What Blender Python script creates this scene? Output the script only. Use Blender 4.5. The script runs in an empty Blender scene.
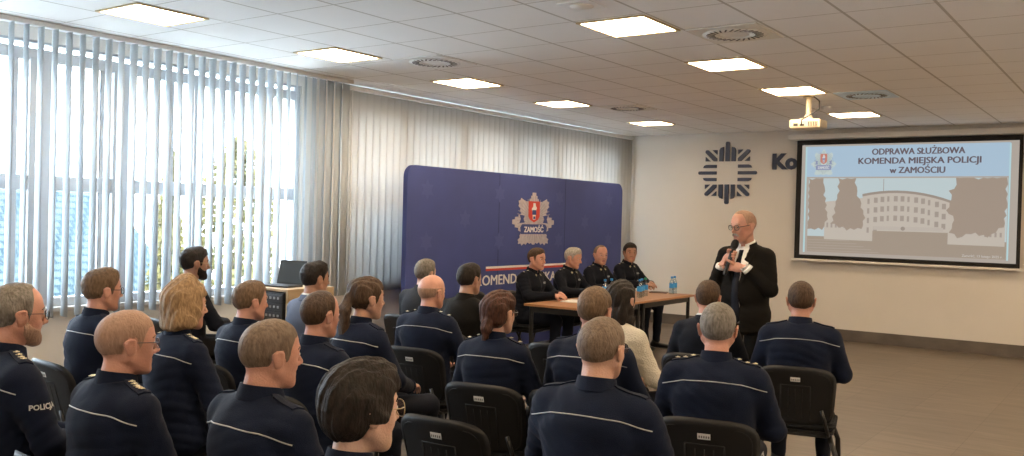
import bpy, bmesh, math, random
import numpy as np
import openvdb as vdb
from mathutils import Vector, Matrix
from mathutils.bvhtree import BVHTree

SC = bpy.context.scene
COL = SC.collection
PI = math.pi
rnd = random.Random(7)

# ---------------------------------------------------------------- camera, exposure, sky
FWD = Vector((0.81440, 0.58018, -0.01200)); RGT = Vector((0.58028, -0.81400, 0.02600)); UPV = RGT.cross(FWD)
cam_data = bpy.data.cameras.new('camera'); cam = bpy.data.objects.new('camera', cam_data); COL.objects.link(cam)
cam.matrix_world = Matrix.Translation((0, 0, 1.66)) @ Matrix((RGT, UPV, -FWD)).transposed().to_4x4()
cam_data.sensor_width = 36.0; cam_data.lens = 909.783 * 36 / 1024; cam_data.clip_start = 0.05; cam_data.clip_end = 400
SC.camera = cam
SC.view_settings.view_transform = 'Standard'; SC.view_settings.look = 'None'
SC.view_settings.gamma = 1.0; SC.view_settings.use_curve_mapping = False
EXPO = 1.2; SC.view_settings.exposure = EXPO
SC.cycles.max_bounces = 16; SC.cycles.diffuse_bounces = 12; SC.cycles.transparent_max_bounces = 24
SC.cycles.sample_clamp_indirect = 6.0
SC.cycles.use_denoising = True
w = bpy.data.worlds.new('sky'); SC.world = w; w.use_nodes = True
bg = w.node_tree.nodes['Background']; bg.inputs[0].default_value = (0.80, 0.90, 1.0, 1); bg.inputs[1].default_value = 10.0
LAMP_COL = (1.0, 0.76, 0.50); LAMP_EMIT = 14.0
WINDOW_W = 165.0; WINDOW_COL = (0.78, 0.89, 1.0)
H_CEIL = 3.057; WX = 13.465; WY = 7.25; BACK = -2.4; RIGHT = -3.2

def window_light(name, loc, sx, sz, power):      # sampling portal in a window opening for the sky's own light
    l = bpy.data.lights.new(name, 'AREA'); l.shape = 'RECTANGLE'; l.size = sx; l.size_y = sz; l.energy = power; l.color = WINDOW_COL
    o = bpy.data.objects.new(name, l); COL.objects.link(o); o.location = loc; o.rotation_euler = (-PI / 2, 0, 0); l.cycles.is_portal = True; return o
window_light('daylight', (3.4, 7.95, 1.95), 6.4, 2.3, WINDOW_W)
window_light('daylight', (10.0, 7.95, 1.85), 5.8, 2.1, WINDOW_W * 1.0)

# ---------------------------------------------------------------- materials
MATS = {}
def mat(name, col=(0.5, 0.5, 0.5), rough=0.6, metal=0.0, spec=0.5, noise=0.0, nscale=20.0, bump=0.0, bscale=200.0, stretch=(1, 1, 1),
        emit=None, estr=0.0, sss=0.0, col2=None, sheen=0.0, transl=0.0):
    if name in MATS: return MATS[name]
    m = bpy.data.materials.new(name); m.use_nodes = True; nt = m.node_tree; N = nt.nodes; L = nt.links
    b = N['Principled BSDF']
    b.inputs['Base Color'].default_value = (*col, 1); b.inputs['Roughness'].default_value = rough
    b.inputs['Metallic'].default_value = metal; b.inputs['Specular IOR Level'].default_value = spec
    if sheen: b.inputs['Sheen Weight'].default_value = sheen
    if sss:
        b.inputs['Subsurface Weight'].default_value = sss; b.inputs['Subsurface Scale'].default_value = 0.01
        b.inputs['Subsurface Radius'].default_value = (1, .35, .2)
    if emit: b.inputs['Emission Color'].default_value = (*emit, 1); b.inputs['Emission Strength'].default_value = estr
    tc = N.new('ShaderNodeTexCoord'); mp = N.new('ShaderNodeMapping'); mp.inputs['Scale'].default_value = stretch
    L.new(tc.outputs['Object'], mp.inputs[0])
    if noise or col2:
        n = N.new('ShaderNodeTexNoise'); n.inputs['Scale'].default_value = nscale; n.inputs['Detail'].default_value = 5
        L.new(mp.outputs[0], n.inputs['Vector'])
        r = N.new('ShaderNodeValToRGB'); r.color_ramp.elements[0].position = .3; r.color_ramp.elements[1].position = .7
        c2 = col2 or tuple(min(1, c * (1 + noise)) for c in col); c1 = col if col2 else tuple(c * (1 - noise) for c in col)
        r.color_ramp.elements[0].color = (*c1, 1); r.color_ramp.elements[1].color = (*c2, 1)
        L.new(n.outputs['Fac'], r.inputs[0]); L.new(r.outputs[0], b.inputs['Base Color'])
    if bump:
        n2 = N.new('ShaderNodeTexNoise'); n2.inputs['Scale'].default_value = bscale; n2.inputs['Detail'].default_value = 4
        L.new(mp.outputs[0], n2.inputs['Vector'])
        bp = N.new('ShaderNodeBump'); bp.inputs['Strength'].default_value = bump; bp.inputs['Distance'].default_value = .01
        L.new(n2.outputs['Fac'], bp.inputs['Height']); L.new(bp.outputs[0], b.inputs['Normal'])
    if transl:
        t = N.new('ShaderNodeBsdfTranslucent'); t.inputs[0].default_value = (*col, 1)
        mx = N.new('ShaderNodeMixShader'); mx.inputs[0].default_value = transl
        L.new(b.outputs[0], mx.inputs[1]); L.new(t.outputs[0], mx.inputs[2]); L.new(mx.outputs[0], N['Material Output'].inputs[0])
    MATS[name] = m; return m

def glass_mat(name, tint, refl=0.06):
    m = bpy.data.materials.new(name); m.use_nodes = True; nt = m.node_tree; N = nt.nodes; L = nt.links
    N.remove(N['Principled BSDF'])
    t = N.new('ShaderNodeBsdfTransparent'); t.inputs[0].default_value = (*tint, 1)
    g = N.new('ShaderNodeBsdfGlossy'); g.inputs['Roughness'].default_value = .03
    mx = N.new('ShaderNodeMixShader'); mx.inputs[0].default_value = refl
    L.new(t.outputs[0], mx.inputs[1]); L.new(g.outputs[0], mx.inputs[2]); L.new(mx.outputs[0], N['Material Output'].inputs[0])
    MATS[name] = m; return m

def ceiling_mat():
    m = bpy.data.materials.new('ceiling_tiles'); m.use_nodes = True; nt = m.node_tree; N = nt.nodes; L = nt.links
    b = N['Principled BSDF']; b.inputs['Roughness'].default_value = .9
    g = N.new('ShaderNodeNewGeometry'); s = N.new('ShaderNodeSeparateXYZ'); L.new(g.outputs['Position'], s.inputs[0])
    def line(out, off, pitch, wd):
        a = N.new('ShaderNodeMath'); a.operation = 'SUBTRACT'; a.inputs[1].default_value = off; L.new(out, a.inputs[0])
        d = N.new('ShaderNodeMath'); d.operation = 'DIVIDE'; d.inputs[1].default_value = pitch; L.new(a.outputs[0], d.inputs[0])
        r = N.new('ShaderNodeMath'); r.operation = 'PINGPONG'; r.inputs[1].default_value = .5; L.new(d.outputs[0], r.inputs[0])
        l = N.new('ShaderNodeMath'); l.operation = 'LESS_THAN'; l.inputs[1].default_value = wd / pitch; L.new(r.outputs[0], l.inputs[0])
        return l
    lx = line(s.outputs[0], 5.50, .61, .006); ly = line(s.outputs[1], 3.435, .567, .010)
    mxx = N.new('ShaderNodeMath'); mxx.operation = 'MAXIMUM'; L.new(lx.outputs[0], mxx.inputs[0]); L.new(ly.outputs[0], mxx.inputs[1])
    n = N.new('ShaderNodeTexNoise'); n.inputs['Scale'].default_value = 3; L.new(g.outputs['Position'], n.inputs['Vector'])
    r = N.new('ShaderNodeValToRGB'); r.color_ramp.elements[0].color = (.91, .90, .885, 1); r.color_ramp.elements[1].color = (.94, .93, .92, 1); L.new(n.outputs[0], r.inputs[0])
    mix = N.new('ShaderNodeMix'); mix.data_type = 'RGBA'; L.new(mxx.outputs[0], mix.inputs['Factor'])
    L.new(r.outputs[0], mix.inputs['A']); mix.inputs['B'].default_value = (.58, .55, .51, 1)
    L.new(mix.outputs['Result'], b.inputs['Base Color'])
    bp = N.new('ShaderNodeBump'); bp.invert = True; bp.inputs['Distance'].default_value = .008; bp.inputs['Strength'].default_value = .6
    L.new(mxx.outputs[0], bp.inputs['Height']); L.new(bp.outputs[0], b.inputs['Normal'])
    return m

def floor_mat():
    m = bpy.data.materials.new('vinyl_planks'); m.use_nodes = True; nt = m.node_tree; N = nt.nodes; L = nt.links
    b = N['Principled BSDF']; b.inputs['Roughness'].default_value = .42
    g = N.new('ShaderNodeNewGeometry'); mp = N.new('ShaderNodeMapping'); mp.inputs['Scale'].default_value = (6, .7, 1); L.new(g.outputs['Position'], mp.inputs[0])
    n = N.new('ShaderNodeTexNoise'); n.inputs['Scale'].default_value = 2.2; n.inputs['Detail'].default_value = 8; n.inputs['Roughness'].default_value = .65; L.new(mp.outputs[0], n.inputs['Vector'])
    r = N.new('ShaderNodeValToRGB'); r.color_ramp.elements[0].position = .3; r.color_ramp.elements[1].position = .75
    r.color_ramp.elements[0].color = (.105, .080, .058, 1); r.color_ramp.elements[1].color = (.205, .163, .122, 1); L.new(n.outputs[0], r.inputs[0])
    br = N.new('ShaderNodeTexBrick'); br.inputs['Scale'].default_value = 1.0; br.inputs['Brick Width'].default_value = 1.2; br.inputs['Row Height'].default_value = .6
    br.inputs['Mortar Size'].default_value = .003; br.inputs['Color1'].default_value = (1, 1, 1, 1); br.inputs['Color2'].default_value = (.86, .86, .86, 1); br.inputs['Mortar'].default_value = (.6, .6, .6, 1)
    L.new(g.outputs['Position'], br.inputs['Vector'])
    mix = N.new('ShaderNodeMix'); mix.data_type = 'RGBA'; mix.blend_type = 'MULTIPLY'; mix.inputs['Factor'].default_value = 1
    L.new(r.outputs[0], mix.inputs['A']); L.new(br.outputs['Color'], mix.inputs['B']); L.new(mix.outputs['Result'], b.inputs['Base Color'])
    return m

def roof_mat():
    m = bpy.data.materials.new('roof_tiles'); m.use_nodes = True; nt = m.node_tree; N = nt.nodes; L = nt.links
    b = N['Principled BSDF']; b.inputs['Roughness'].default_value = .8; b.inputs['Specular IOR Level'].default_value = .03
    tc = N.new('ShaderNodeTexCoord'); br = N.new('ShaderNodeTexBrick'); br.inputs['Scale'].default_value = 1
    br.inputs['Brick Width'].default_value = .30; br.inputs['Row Height'].default_value = .27; br.inputs['Mortar Size'].default_value = .04
    br.inputs['Color1'].default_value = (.046, .060, .064, 1); br.inputs['Color2'].default_value = (.054, .069, .072, 1); br.inputs['Mortar'].default_value = (.020, .032, .038, 1)
    L.new(tc.outputs['Object'], br.inputs['Vector']); L.new(br.outputs['Color'], b.inputs['Base Color'])
    return m

WALL = mat('wall_paint', (.68, .64, .585), .85, noise=.02, nscale=2); WALLB = mat('wall_paint_white', (.88, .87, .84), .85)  # WALLB: unseen walls made whiter to bounce more light onto the ceiling
PVC = mat('window_pvc', (.46, .49, .52), .4)
NAVY = mat('navy_uniform', (.0056, .0094, .0235), .8, spec=.12, noise=.2, nscale=6, bump=.25, bscale=260, sheen=.03)
NAVY2 = mat('navy_uniform_dark', (.006, .0075, .013), .8, spec=.12, noise=.2, nscale=8, bump=.25, bscale=260, sheen=.02)
BLACKC = mat('black_cloth', (.010, .009, .009), .85, spec=.12, bump=.2, bscale=300)
TROU = mat('trouser_cloth', (.009, .011, .018), .85, spec=.12, bump=.2, bscale=300)
SUITB = mat('black_suit', (.0075, .0065, .0055), .8, spec=.12, bump=.2, bscale=300)
SUITG = mat('blue_grey_suit', (.10, .12, .17), .85, spec=.12, bump=.2, bscale=300)
SUITC = mat('charcoal_suit', (.030, .033, .040), .85, spec=.12, bump=.2, bscale=300)
CREAM = mat('cream_knit', (.55, .50, .40), .9, bump=.8, bscale=120)
WHITE = mat('white_cotton', (.78, .78, .76), .8)
TIE = mat('navy_tie', (.006, .008, .016), .6, spec=.2)
PIPE = mat('silver_piping', (.42, .42, .40), .5)
STAR = mat('silver_star', (.68, .60, .42), .45, metal=.1)
SHOE = mat('black_leather', (.012, .012, .012), .35)
PLAST = mat('black_plastic', (.009, .009, .0095), .5, spec=.3, bump=.15, bscale=500)
UPH = mat('black_upholstery', (.010, .010, .011), .85, spec=.15, bump=.3, bscale=400)
TUBE = mat('black_tube', (.012, .012, .012), .35, metal=.2)
LABEL = mat('white_sticker', (.7, .7, .68), .6)
INK = mat('grey_ink', (.15, .15, .15), .7)
GLASSF = mat('dark_frame', (.012, .012, .014), .3)
GOLDF = mat('gold_frame', (.5, .38, .22), .3, metal=.8)
LENS = glass_mat('lens', (.93, .95, .95), .07)
EYEW = mat('eye_white', (.6, .57, .54), .3); IRIS = mat('iris', (.05, .045, .04), .2)
LIP = mat('lip', (.36, .15, .12), .5, sss=.1)
def skin(n, c): return mat('skin_' + n, c, .5, noise=.10, nscale=22, bump=.25, bscale=150, sss=.12)
SK = {'fair': skin('fair', (.50, .28, .20)), 'pink': skin('pink', (.50, .25, .18)), 'tan': skin('tan', (.36, .19, .125)), 'pale': skin('pale', (.56, .35, .26))}
def hairm(n, c, c2): return mat('hair_' + n, c, .6, spec=.22, col2=c2, nscale=90, bump=.5, bscale=160, stretch=(1, 1, .35))
HR = {'grey': hairm('grey', (.10, .085, .07), (.22, .20, .175)), 'brown': hairm('brown', (.035, .02, .012), (.085, .052, .032)),
      'dark': hairm('dark', (.008, .006, .005), (.026, .018, .014)), 'blond': hairm('blond', (.17, .10, .048), (.38, .25, .135)),
      'buzz': hairm('buzz', (.11, .075, .052), (.20, .145, .105)), 'lbrown': hairm('lbrown', (.085, .050, .028), (.17, .11, .065)),
      'silver': hairm('silver', (.22, .20, .175), (.42, .39, .35)), 'red': hairm('red', (.030, .012, .008), (.095, .038, .022)), 'stub': hairm('stub', (.27, .165, .115), (.36, .225, .16))}

# ---------------------------------------------------------------- object helpers
def link(name, me, parent=None, m=None):
    o = bpy.data.objects.new(name, me); COL.objects.link(o)
    if m is not None:
        for x in (m if isinstance(m, (list, tuple)) else [m]): me.materials.append(x)
    if parent is not None: o.parent = parent
    return o
def tag(o, label=None, cat=None, group=None, kind=None):
    if label: o['label'] = label
    if cat: o['category'] = cat
    if group: o['group'] = group
    if kind: o['kind'] = kind
    return o
def empty(name, loc=(0, 0, 0), rz=0.0, parent=None):
    o = bpy.data.objects.new(name, None); COL.objects.link(o); o.empty_display_size = .1
    o.location = loc; o.rotation_euler = (0, 0, rz)
    if parent: o.parent = parent
    return o
def kids(o): return [c for c in COL.objects if c.parent == o]
def copy_tree(o, parent=None, tree=None):
    if tree is None:
        tree = {}
        for c in COL.objects:
            if c.parent: tree.setdefault(c.parent.name, []).append(c)
    c = o.copy(); COL.objects.link(c)
    if parent: c.parent = parent
    for k in tree.get(o.name, []): copy_tree(k, c, tree)
    return c

class MB:
    def __init__(s): s.v = []; s.f = []; s.mi = []
    def add(s, vs, fs, mi=0):
        n = len(s.v); s.v += [tuple(v) for v in vs]; s.f += [tuple(i + n for i in f) for f in fs]; s.mi += [mi] * len(fs)
    def box(s, c, d, bev=0.0, M=None, mi=0):
        bm = bmesh.new(); bmesh.ops.create_cube(bm, size=1, matrix=Matrix.Diagonal((*d, 1)))
        if bev: bmesh.ops.bevel(bm, geom=bm.edges[:], offset=bev, segments=2, affect='EDGES', profile=.5)
        T = Matrix.Translation(c) @ (M or Matrix.Identity(4))
        s.add([T @ v.co for v in bm.verts], [[v.index for v in f.verts] for f in bm.faces], mi); bm.free()
    def bx(s, x0, x1, y0, y1, z0, z1, bev=0.0, mi=0):
        s.box(((x0 + x1) / 2, (y0 + y1) / 2, (z0 + z1) / 2), (x1 - x0, y1 - y0, z1 - z0), bev, mi=mi)
    def tube(s, pts, r, n=10, closed=False, sq=None, mi=0):
        pts = [Vector(p) for p in pts]; N = len(pts); rings = []; up = None
        for i, p in enumerate(pts):
            a = pts[(i - 1) % N] if (closed or i > 0) else p; b = pts[(i + 1) % N] if (closed or i < N - 1) else p
            t = (b - a).normalized()
            if up is None: up = Vector((0, 0, 1)) if abs(t.z) < .9 else Vector((1, 0, 0))
            x = t.cross(up).normalized(); y = x.cross(t).normalized(); up = y
            rr = r[i] if isinstance(r, (list, tuple)) else r
            ax, ay = (rr, rr) if sq is None else (rr * sq[0], rr * sq[1])
            rings.append([p + x * math.cos(2 * PI * j / n) * ax + y * math.sin(2 * PI * j / n) * ay for j in range(n)])
        vs = [v for R in rings for v in R]; fs = []
        for i in range(N if closed else N - 1):
            k = (i + 1) % N
            for j in range(n): fs.append((i * n + j, i * n + (j + 1) % n, k * n + (j + 1) % n, k * n + j))
        if not closed: fs.append(tuple(range(n))[::-1]); fs.append(tuple((N - 1) * n + j for j in range(n)))
        s.add(vs, fs, mi)
    def lathe(s, prof, c=(0, 0, 0), n=24, mi=0, cap=True):
        vs = []; fs = []
        for r, z in prof: vs += [(c[0] + r * math.cos(2 * PI * j / n), c[1] + r * math.sin(2 * PI * j / n), c[2] + z) for j in range(n)]
        for i in range(len(prof) - 1):
            for j in range(n): fs.append((i * n + j, i * n + (j + 1) % n, (i + 1) * n + (j + 1) % n, (i + 1) * n + j))
        if cap: fs.append(tuple(range(n))[::-1]); fs.append(tuple((len(prof) - 1) * n + j for j in range(n)))
        s.add(vs, fs, mi)
    def prism(s, poly, M, t, mi=0):       # 2D polygon in the local xy plane of M, thickness t along +z
        n = len(poly); vs = [M @ Vector((x, y, 0)) for x, y in poly] + [M @ Vector((x, y, t)) for x, y in poly]
        s.add(vs, [tuple(range(n))[::-1], tuple(range(n, 2 * n))] + [(i, (i + 1) % n, n + (i + 1) % n, n + i) for i in range(n)], mi)
    def mesh(s, name, smooth=False):
        me = bpy.data.meshes.new(name); me.from_pydata(s.v, [], s.f)
        bm = bmesh.new(); bm.from_mesh(me); bmesh.ops.recalc_face_normals(bm, faces=bm.faces); bm.to_mesh(me); bm.free()
        if any(s.mi): me.polygons.foreach_set('material_index', s.mi)
        if smooth: me.polygons.foreach_set('use_smooth', [True] * len(me.polygons))
        me.update(); return me
    def build(s, name, m, parent=None, smooth=False): return link(name, s.mesh(name, smooth), parent, m)

def autosmooth(o, ang=.6):
    me = o.data
    bm = bmesh.new(); bm.from_mesh(me)
    for f in bm.faces: f.smooth = True
    for e in bm.edges: e.smooth = not (len(e.link_faces) == 2 and e.calc_face_angle(0) > ang)
    bm.to_mesh(me); bm.free(); return o

def text_mesh(body, size, bold=0.0, extrude=0.0, align='LEFT', sx=1.0, space=1.0):
    cu = bpy.data.curves.new('t', 'FONT'); cu.body = body; cu.size = size; cu.offset = bold; cu.extrude = extrude
    cu.align_x = align; cu.space_character = space; cu.resolution_u = 3
    o = bpy.data.objects.new('t', cu); COL.objects.link(o)
    bpy.context.view_layer.update()
    dg = bpy.context.evaluated_depsgraph_get(); me = bpy.data.meshes.new_from_object(o.evaluated_get(dg))
    COL.objects.unlink(o); bpy.data.objects.remove(o)
    if sx != 1:
        for v in me.vertices: v.co.x *= sx
    return me
def text_obj(name, body, size, M, m, parent=None, **k):
    me = text_mesh(body, size, **k); me.transform(M); return link(name, me, parent, m)

def frame_m(o, x, y):      # matrix with origin o and in-plane axes x, y
    x = Vector(x).normalized(); y = Vector(y).normalized(); z = x.cross(y)
    return Matrix.Translation(o) @ Matrix((x, y, z)).transposed().to_4x4()

# ---------------------------------------------------------------- signed-distance body modeller
class Field:
    def __init__(s, lo, hi, h):
        s.lo = np.array(lo, np.float32); s.h = h
        s.n = np.ceil((np.array(hi) - np.array(lo)) / h).astype(int) + 1
        s.ax = [(s.lo[i] + h * np.arange(s.n[i])).astype(np.float32) for i in range(3)]
        s.d = np.full(s.n, 1.0, np.float32)
    def block(s, lo, hi):
        a = np.maximum(0, np.floor((np.array(lo) - s.lo) / s.h).astype(int)); b = np.minimum(s.n, np.ceil((np.array(hi) - s.lo) / s.h).astype(int) + 1)
        if (b <= a).any(): return None
        sl = tuple(slice(a[i], b[i]) for i in range(3))
        return sl, np.ix_(*[s.ax[i][sl[i]] for i in range(3)])
    def seg(s, a, b, ra, rb=None, k=.02, side=(0, 1, 0), op='u'):
        a = np.array(a, np.float32); b = np.array(b, np.float32); rb = ra if rb is None else rb
        ra = (ra,) * 3 if np.isscalar(ra) else tuple(ra); rb = (rb,) * 3 if np.isscalar(rb) else tuple(rb)
        if len(ra) == 2: ra = (ra[0], ra[1], (ra[0] + ra[1]) / 2)
        if len(rb) == 2: rb = (rb[0], rb[1], (rb[0] + rb[1]) / 2)
        m = max(*ra, *rb) + k + .012 + s.h
        bl = s.block(np.minimum(a, b) - m, np.maximum(a, b) + m)
        if bl is None: return
        sl, (X, Y, Z) = bl
        ab = b - a; L = float(np.linalg.norm(ab))
        u = ab / L if L > 1e-6 else np.array([0, 0, 1.], np.float32)
        sd = np.array(side, np.float32); sd = sd - u * (sd @ u)
        if np.linalg.norm(sd) < 1e-3: sd = np.array([1, 0, 0], np.float32) - u * u[0]
        sd /= np.linalg.norm(sd); dp = np.cross(u, sd)
        px, py, pz = X - a[0], Y - a[1], Z - a[2]
        ax = px * u[0] + py * u[1] + pz * u[2]
        t = np.clip(ax / L, 0, 1) if L > 1e-6 else np.zeros_like(ax)
        q = ax - t * L
        if max(abs(ra[0] - ra[1]), abs(rb[0] - rb[1]), abs(ra[0] - ra[2]), abs(rb[0] - rb[2])) < 1e-5:
            r = ra[0] + (rb[0] - ra[0]) * t
            rr = px * px + py * py + pz * pz - ax * ax
            d = np.sqrt(np.maximum(rr, 0) + q * q) - r
        else:
            S = px * sd[0] + py * sd[1] + pz * sd[2]; D = px * dp[0] + py * dp[1] + pz * dp[2]
            r0 = ra[0] + (rb[0] - ra[0]) * t; r1 = ra[1] + (rb[1] - ra[1]) * t; r2 = ra[2] + (rb[2] - ra[2]) * t
            k0 = np.sqrt((S / r0) ** 2 + (D / r1) ** 2 + (q / r2) ** 2); k1 = np.sqrt((S / r0 ** 2) ** 2 + (D / r1 ** 2) ** 2 + (q / r2 ** 2) ** 2)
            d = np.where(k0 < .15, -min(*ra, *rb) * .8, k0 * (k0 - 1) / np.maximum(k1, 1e-6))
        s.comb(sl, d.astype(np.float32), k, op)
    def comb(s, sl, d, k, op='u'):
        c = s.d[sl]
        if op == 'u': h = np.clip(.5 + .5 * (c - d) / k, 0, 1); s.d[sl] = c + (d - c) * h - k * h * (1 - h)
        elif op == 's': d = -d; h = np.clip(.5 - .5 * (c - d) / k, 0, 1); s.d[sl] = c + (d - c) * h + k * h * (1 - h)
        elif op == 'i': h = np.clip(.5 - .5 * (c - d) / k, 0, 1); s.d[sl] = c + (d - c) * h + k * h * (1 - h)
    def grid(s): return np.ix_(*s.ax)
    def mesh(s, name, s_=1.0, T=None, zones=None):
        d = np.clip(s.d, -1, 1); d[d == 0] = 1e-6
        for i in range(3):
            sl = [slice(None)] * 3; sl[i] = 0; d[tuple(sl)] = np.maximum(d[tuple(sl)], 1e-3); sl[i] = -1; d[tuple(sl)] = np.maximum(d[tuple(sl)], 1e-3)
        G = vdb.FloatGrid(1.0); G.copyFromArray(np.ascontiguousarray(d, np.float32)); p, q = G.convertToQuads(isovalue=0.0)
        p = p * s.h + s.lo
        me = bpy.data.meshes.new(name); nv, nf = len(p), len(q)
        cen = p[q].mean(1)
        if T is not None:
            A = np.array(T, np.float32); p = p @ A[:3, :3].T + A[:3, 3]
        me.vertices.add(nv); me.vertices.foreach_set('co', (p * s_).astype(np.float32).ravel())
        me.loops.add(nf * 4); me.polygons.add(nf)
        # make normals point outwards
        v = p[q]; vol = np.einsum('ij,ij->i', np.cross(v[:, 1] - v[:, 0], v[:, 2] - v[:, 0]), v[:, 0] - p.mean(0)).sum()
        if vol < 0: q = q[:, ::-1]
        me.loops.foreach_set('vertex_index', np.ascontiguousarray(q, np.int32).ravel())
        me.polygons.foreach_set('loop_start', np.arange(0, nf * 4, 4, dtype=np.int32))
        me.polygons.foreach_set('use_smooth', np.ones(nf, bool))
        if zones is not None: me.polygons.foreach_set('material_index', zones(cen).astype(np.int32))
        me.update(calc_edges=True); me.validate(); return me

def nz(X, Y, Z, f, ph=0.0):   # cheap smooth 3D pattern in -1..1
    return (np.sin(f * X + 2.1 * np.sin(f * .7 * Y + ph) + ph) * np.sin(f * Y + 1.7 * np.sin(f * .8 * Z + 2 * ph)) + np.sin(f * 1.3 * Z + 2.3 * np.sin(f * .6 * X + ph))) * .5

# ================================================================ THE ROOM
def struct(name, mb, m, smooth=False): return tag(mb.build(name, m, None, smooth), kind='structure')
b = MB(); b.bx(BACK - .3, WX + .3, RIGHT - .3, WY + .3, -.2, 0); struct('floor', b, floor_mat())
b = MB(); b.bx(BACK - .3, WX + .3, RIGHT - .3, WY + .3, H_CEIL, H_CEIL + .2); struct('ceiling', b, ceiling_mat())
b = MB(); b.bx(WX, WX + .3, RIGHT - .3, WY + .3, 0, H_CEIL); struct('wall_front', b, WALL)
b = MB(); b.bx(BACK - .3, BACK, RIGHT - .3, WY + .3, 0, H_CEIL); struct('wall_back', b, WALLB)
b = MB(); b.bx(BACK, WX, RIGHT - .3, RIGHT, 0, H_CEIL); struct('wall_right', b, WALLB)
OP = [(.2, 6.38), (6.95, 13.05)]; Z0, Z1 = .84, 2.955
b = MB(); b.bx(BACK, WX, WY, WY + .3, 0, Z0); b.bx(BACK, WX, WY, WY + .3, Z1, H_CEIL)
for x0, x1 in ((BACK, OP[0][0]), (OP[0][1], OP[1][0]), (OP[1][1], WX)): b.bx(x0, x1, WY, WY + .3, Z0, Z1)
struct('wall_left', b, WALL)
b = MB(); b.bx(WX - .014, WX - .001, RIGHT, WY, 0.001, .165)
struct('baseboard_front', b, mat('baseboard_tile', (.115, .095, .08), .5, noise=.25, nscale=5, stretch=(1, .6, 1)))
b = MB(); b.bx(OP[0][0] - .1, OP[0][1] + .1, WY - .06, WY - .001, Z0 - .035, Z0 + .003, .006); struct('trim_1', b, mat('sill', (.55, .53, .50), .4))
b = MB(); b.bx(OP[1][0] - .1, OP[1][1] + .1, WY - .06, WY - .001, Z0 - .035, Z0 + .003, .006); struct('trim_2', b, MATS['sill'])
PANE = glass_mat('window_glass', (.95, .98, 1.0), .05)
def window(n, x0, x1, mull, sashes):
    y0, y1 = WY + .02, WY + .09
    f = MB()
    f.bx(x0 + .002, x0 + .07, y0, y1, Z0 + .002, Z1 - .002, .006); f.bx(x1 - .07, x1 - .002, y0, y1, Z0 + .002, Z1 - .002, .006)
    f.bx(x0 + .07, x1 - .07, y0, y1, Z0 + .002, Z0 + .075, .006); f.bx(x0 + .07, x1 - .07, y0, y1, 2.80, 2.895, .006)
    f.bx(x0 + .07, x1 - .07, y0, y1, 1.775, 1.895, .006); f.bx(x0 + .07, x1 - .07, y0, y1, Z1 - .02, Z1 - .002)
    for mx, wd in mull: f.bx(mx - wd / 2, mx + wd / 2, y0 - .008, y1, Z0 + .07, 2.82, .006)
    fo = tag(f.build('window_%d' % n, PVC), kind='structure'); autosmooth(fo)
    s = MB()
    for mx, wd in sashes:
        s.bx(mx - wd / 2, mx + wd / 2, y0 + .012, y1 - .005, Z0 + .07, 2.80, .004)
        s.bx(mx - wd / 2 - .004, mx - wd / 2, y0 + .008, y0 + .02, Z0 + .07, 2.80, mi=1)
    s.build('sash_post', [PVC, mat('window_gasket', (.05, .06, .07), .6)], fo)
    p = MB(); p.bx(x0 + .05, x1 - .05, y0 + .03, y0 + .045, Z0 + .05, Z1 - .01); p.build('pane', PANE, fo)
window(1, *OP[0], [(1.0, .10), (1.9, .16), (2.75, .10), (3.72, .20), (4.40, .15), (5.17, .11), (5.95, .06)], [(4.24, .05), (4.90, .04), (3.52, .04), (5.55, .04)])
window(2, *OP[1], [(7.9, .12), (9.0, .16), (10.1, .12), (11.2, .16), (12.2, .12)], [])

# radiators and pipes are out of sight; ground and buildings outside
b = MB(); b.bx(-60, 120, WY + 1, 160, -3.4, -3.2); struct('ground', b, mat('outside_ground', (.75, .75, .72), .9, noise=.1, nscale=.3))
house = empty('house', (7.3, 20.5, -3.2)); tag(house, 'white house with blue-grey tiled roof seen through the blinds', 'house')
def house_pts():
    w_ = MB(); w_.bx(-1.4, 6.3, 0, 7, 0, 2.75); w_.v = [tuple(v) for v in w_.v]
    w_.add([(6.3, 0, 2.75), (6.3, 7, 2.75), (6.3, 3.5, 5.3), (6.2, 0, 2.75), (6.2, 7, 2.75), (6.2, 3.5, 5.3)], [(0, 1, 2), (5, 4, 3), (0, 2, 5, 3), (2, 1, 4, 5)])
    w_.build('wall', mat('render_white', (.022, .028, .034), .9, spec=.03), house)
    me = MB(); L = math.hypot(3.9, 2.9)
    me.bx(-.0, 8.4, 0, L, 0, .12)
    r = me.build('roof', roof_mat(), house); r.location = (-1.8, -.4, 2.6); r.rotation_euler = (math.atan2(2.9, 3.9), 0, 0)
    me = MB(); me.bx(0, 8.4, -L, 0, 0, .12); r = me.build('roof', MATS.get('rt') or r.data.materials[0], house); r.location = (-1.8, 7.4, 2.6); r.rotation_euler = (-math.atan2(2.9, 3.9), 0, 0)
    for x in (.4, 2.6, 4.8):
        f = MB(); f.bx(x, x + .9, -.05, .0, 1.0, 2.1); fo = f.build('window_frame', PVC, house)
        f = MB(); f.bx(x + .08, x + .82, -.06, -.05, 1.08, 2.02); f.build('window_pane', mat('far_glass', (.10, .13, .16), .1), fo)
    c = MB(); c.bx(2.8, 3.4, 3.0, 3.6, 4.6, 6.1); c.build('chimney', mat('chimney_brick', (.30, .16, .11), .9, noise=.3, nscale=12), house)
house_pts()
LEAF = mat('leaves', (.075, .068, .026), .8, spec=.08, col2=(.16, .13, .05), nscale=8, transl=.3); BARK = mat('bark', (.12, .085, .06), .9)
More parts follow.
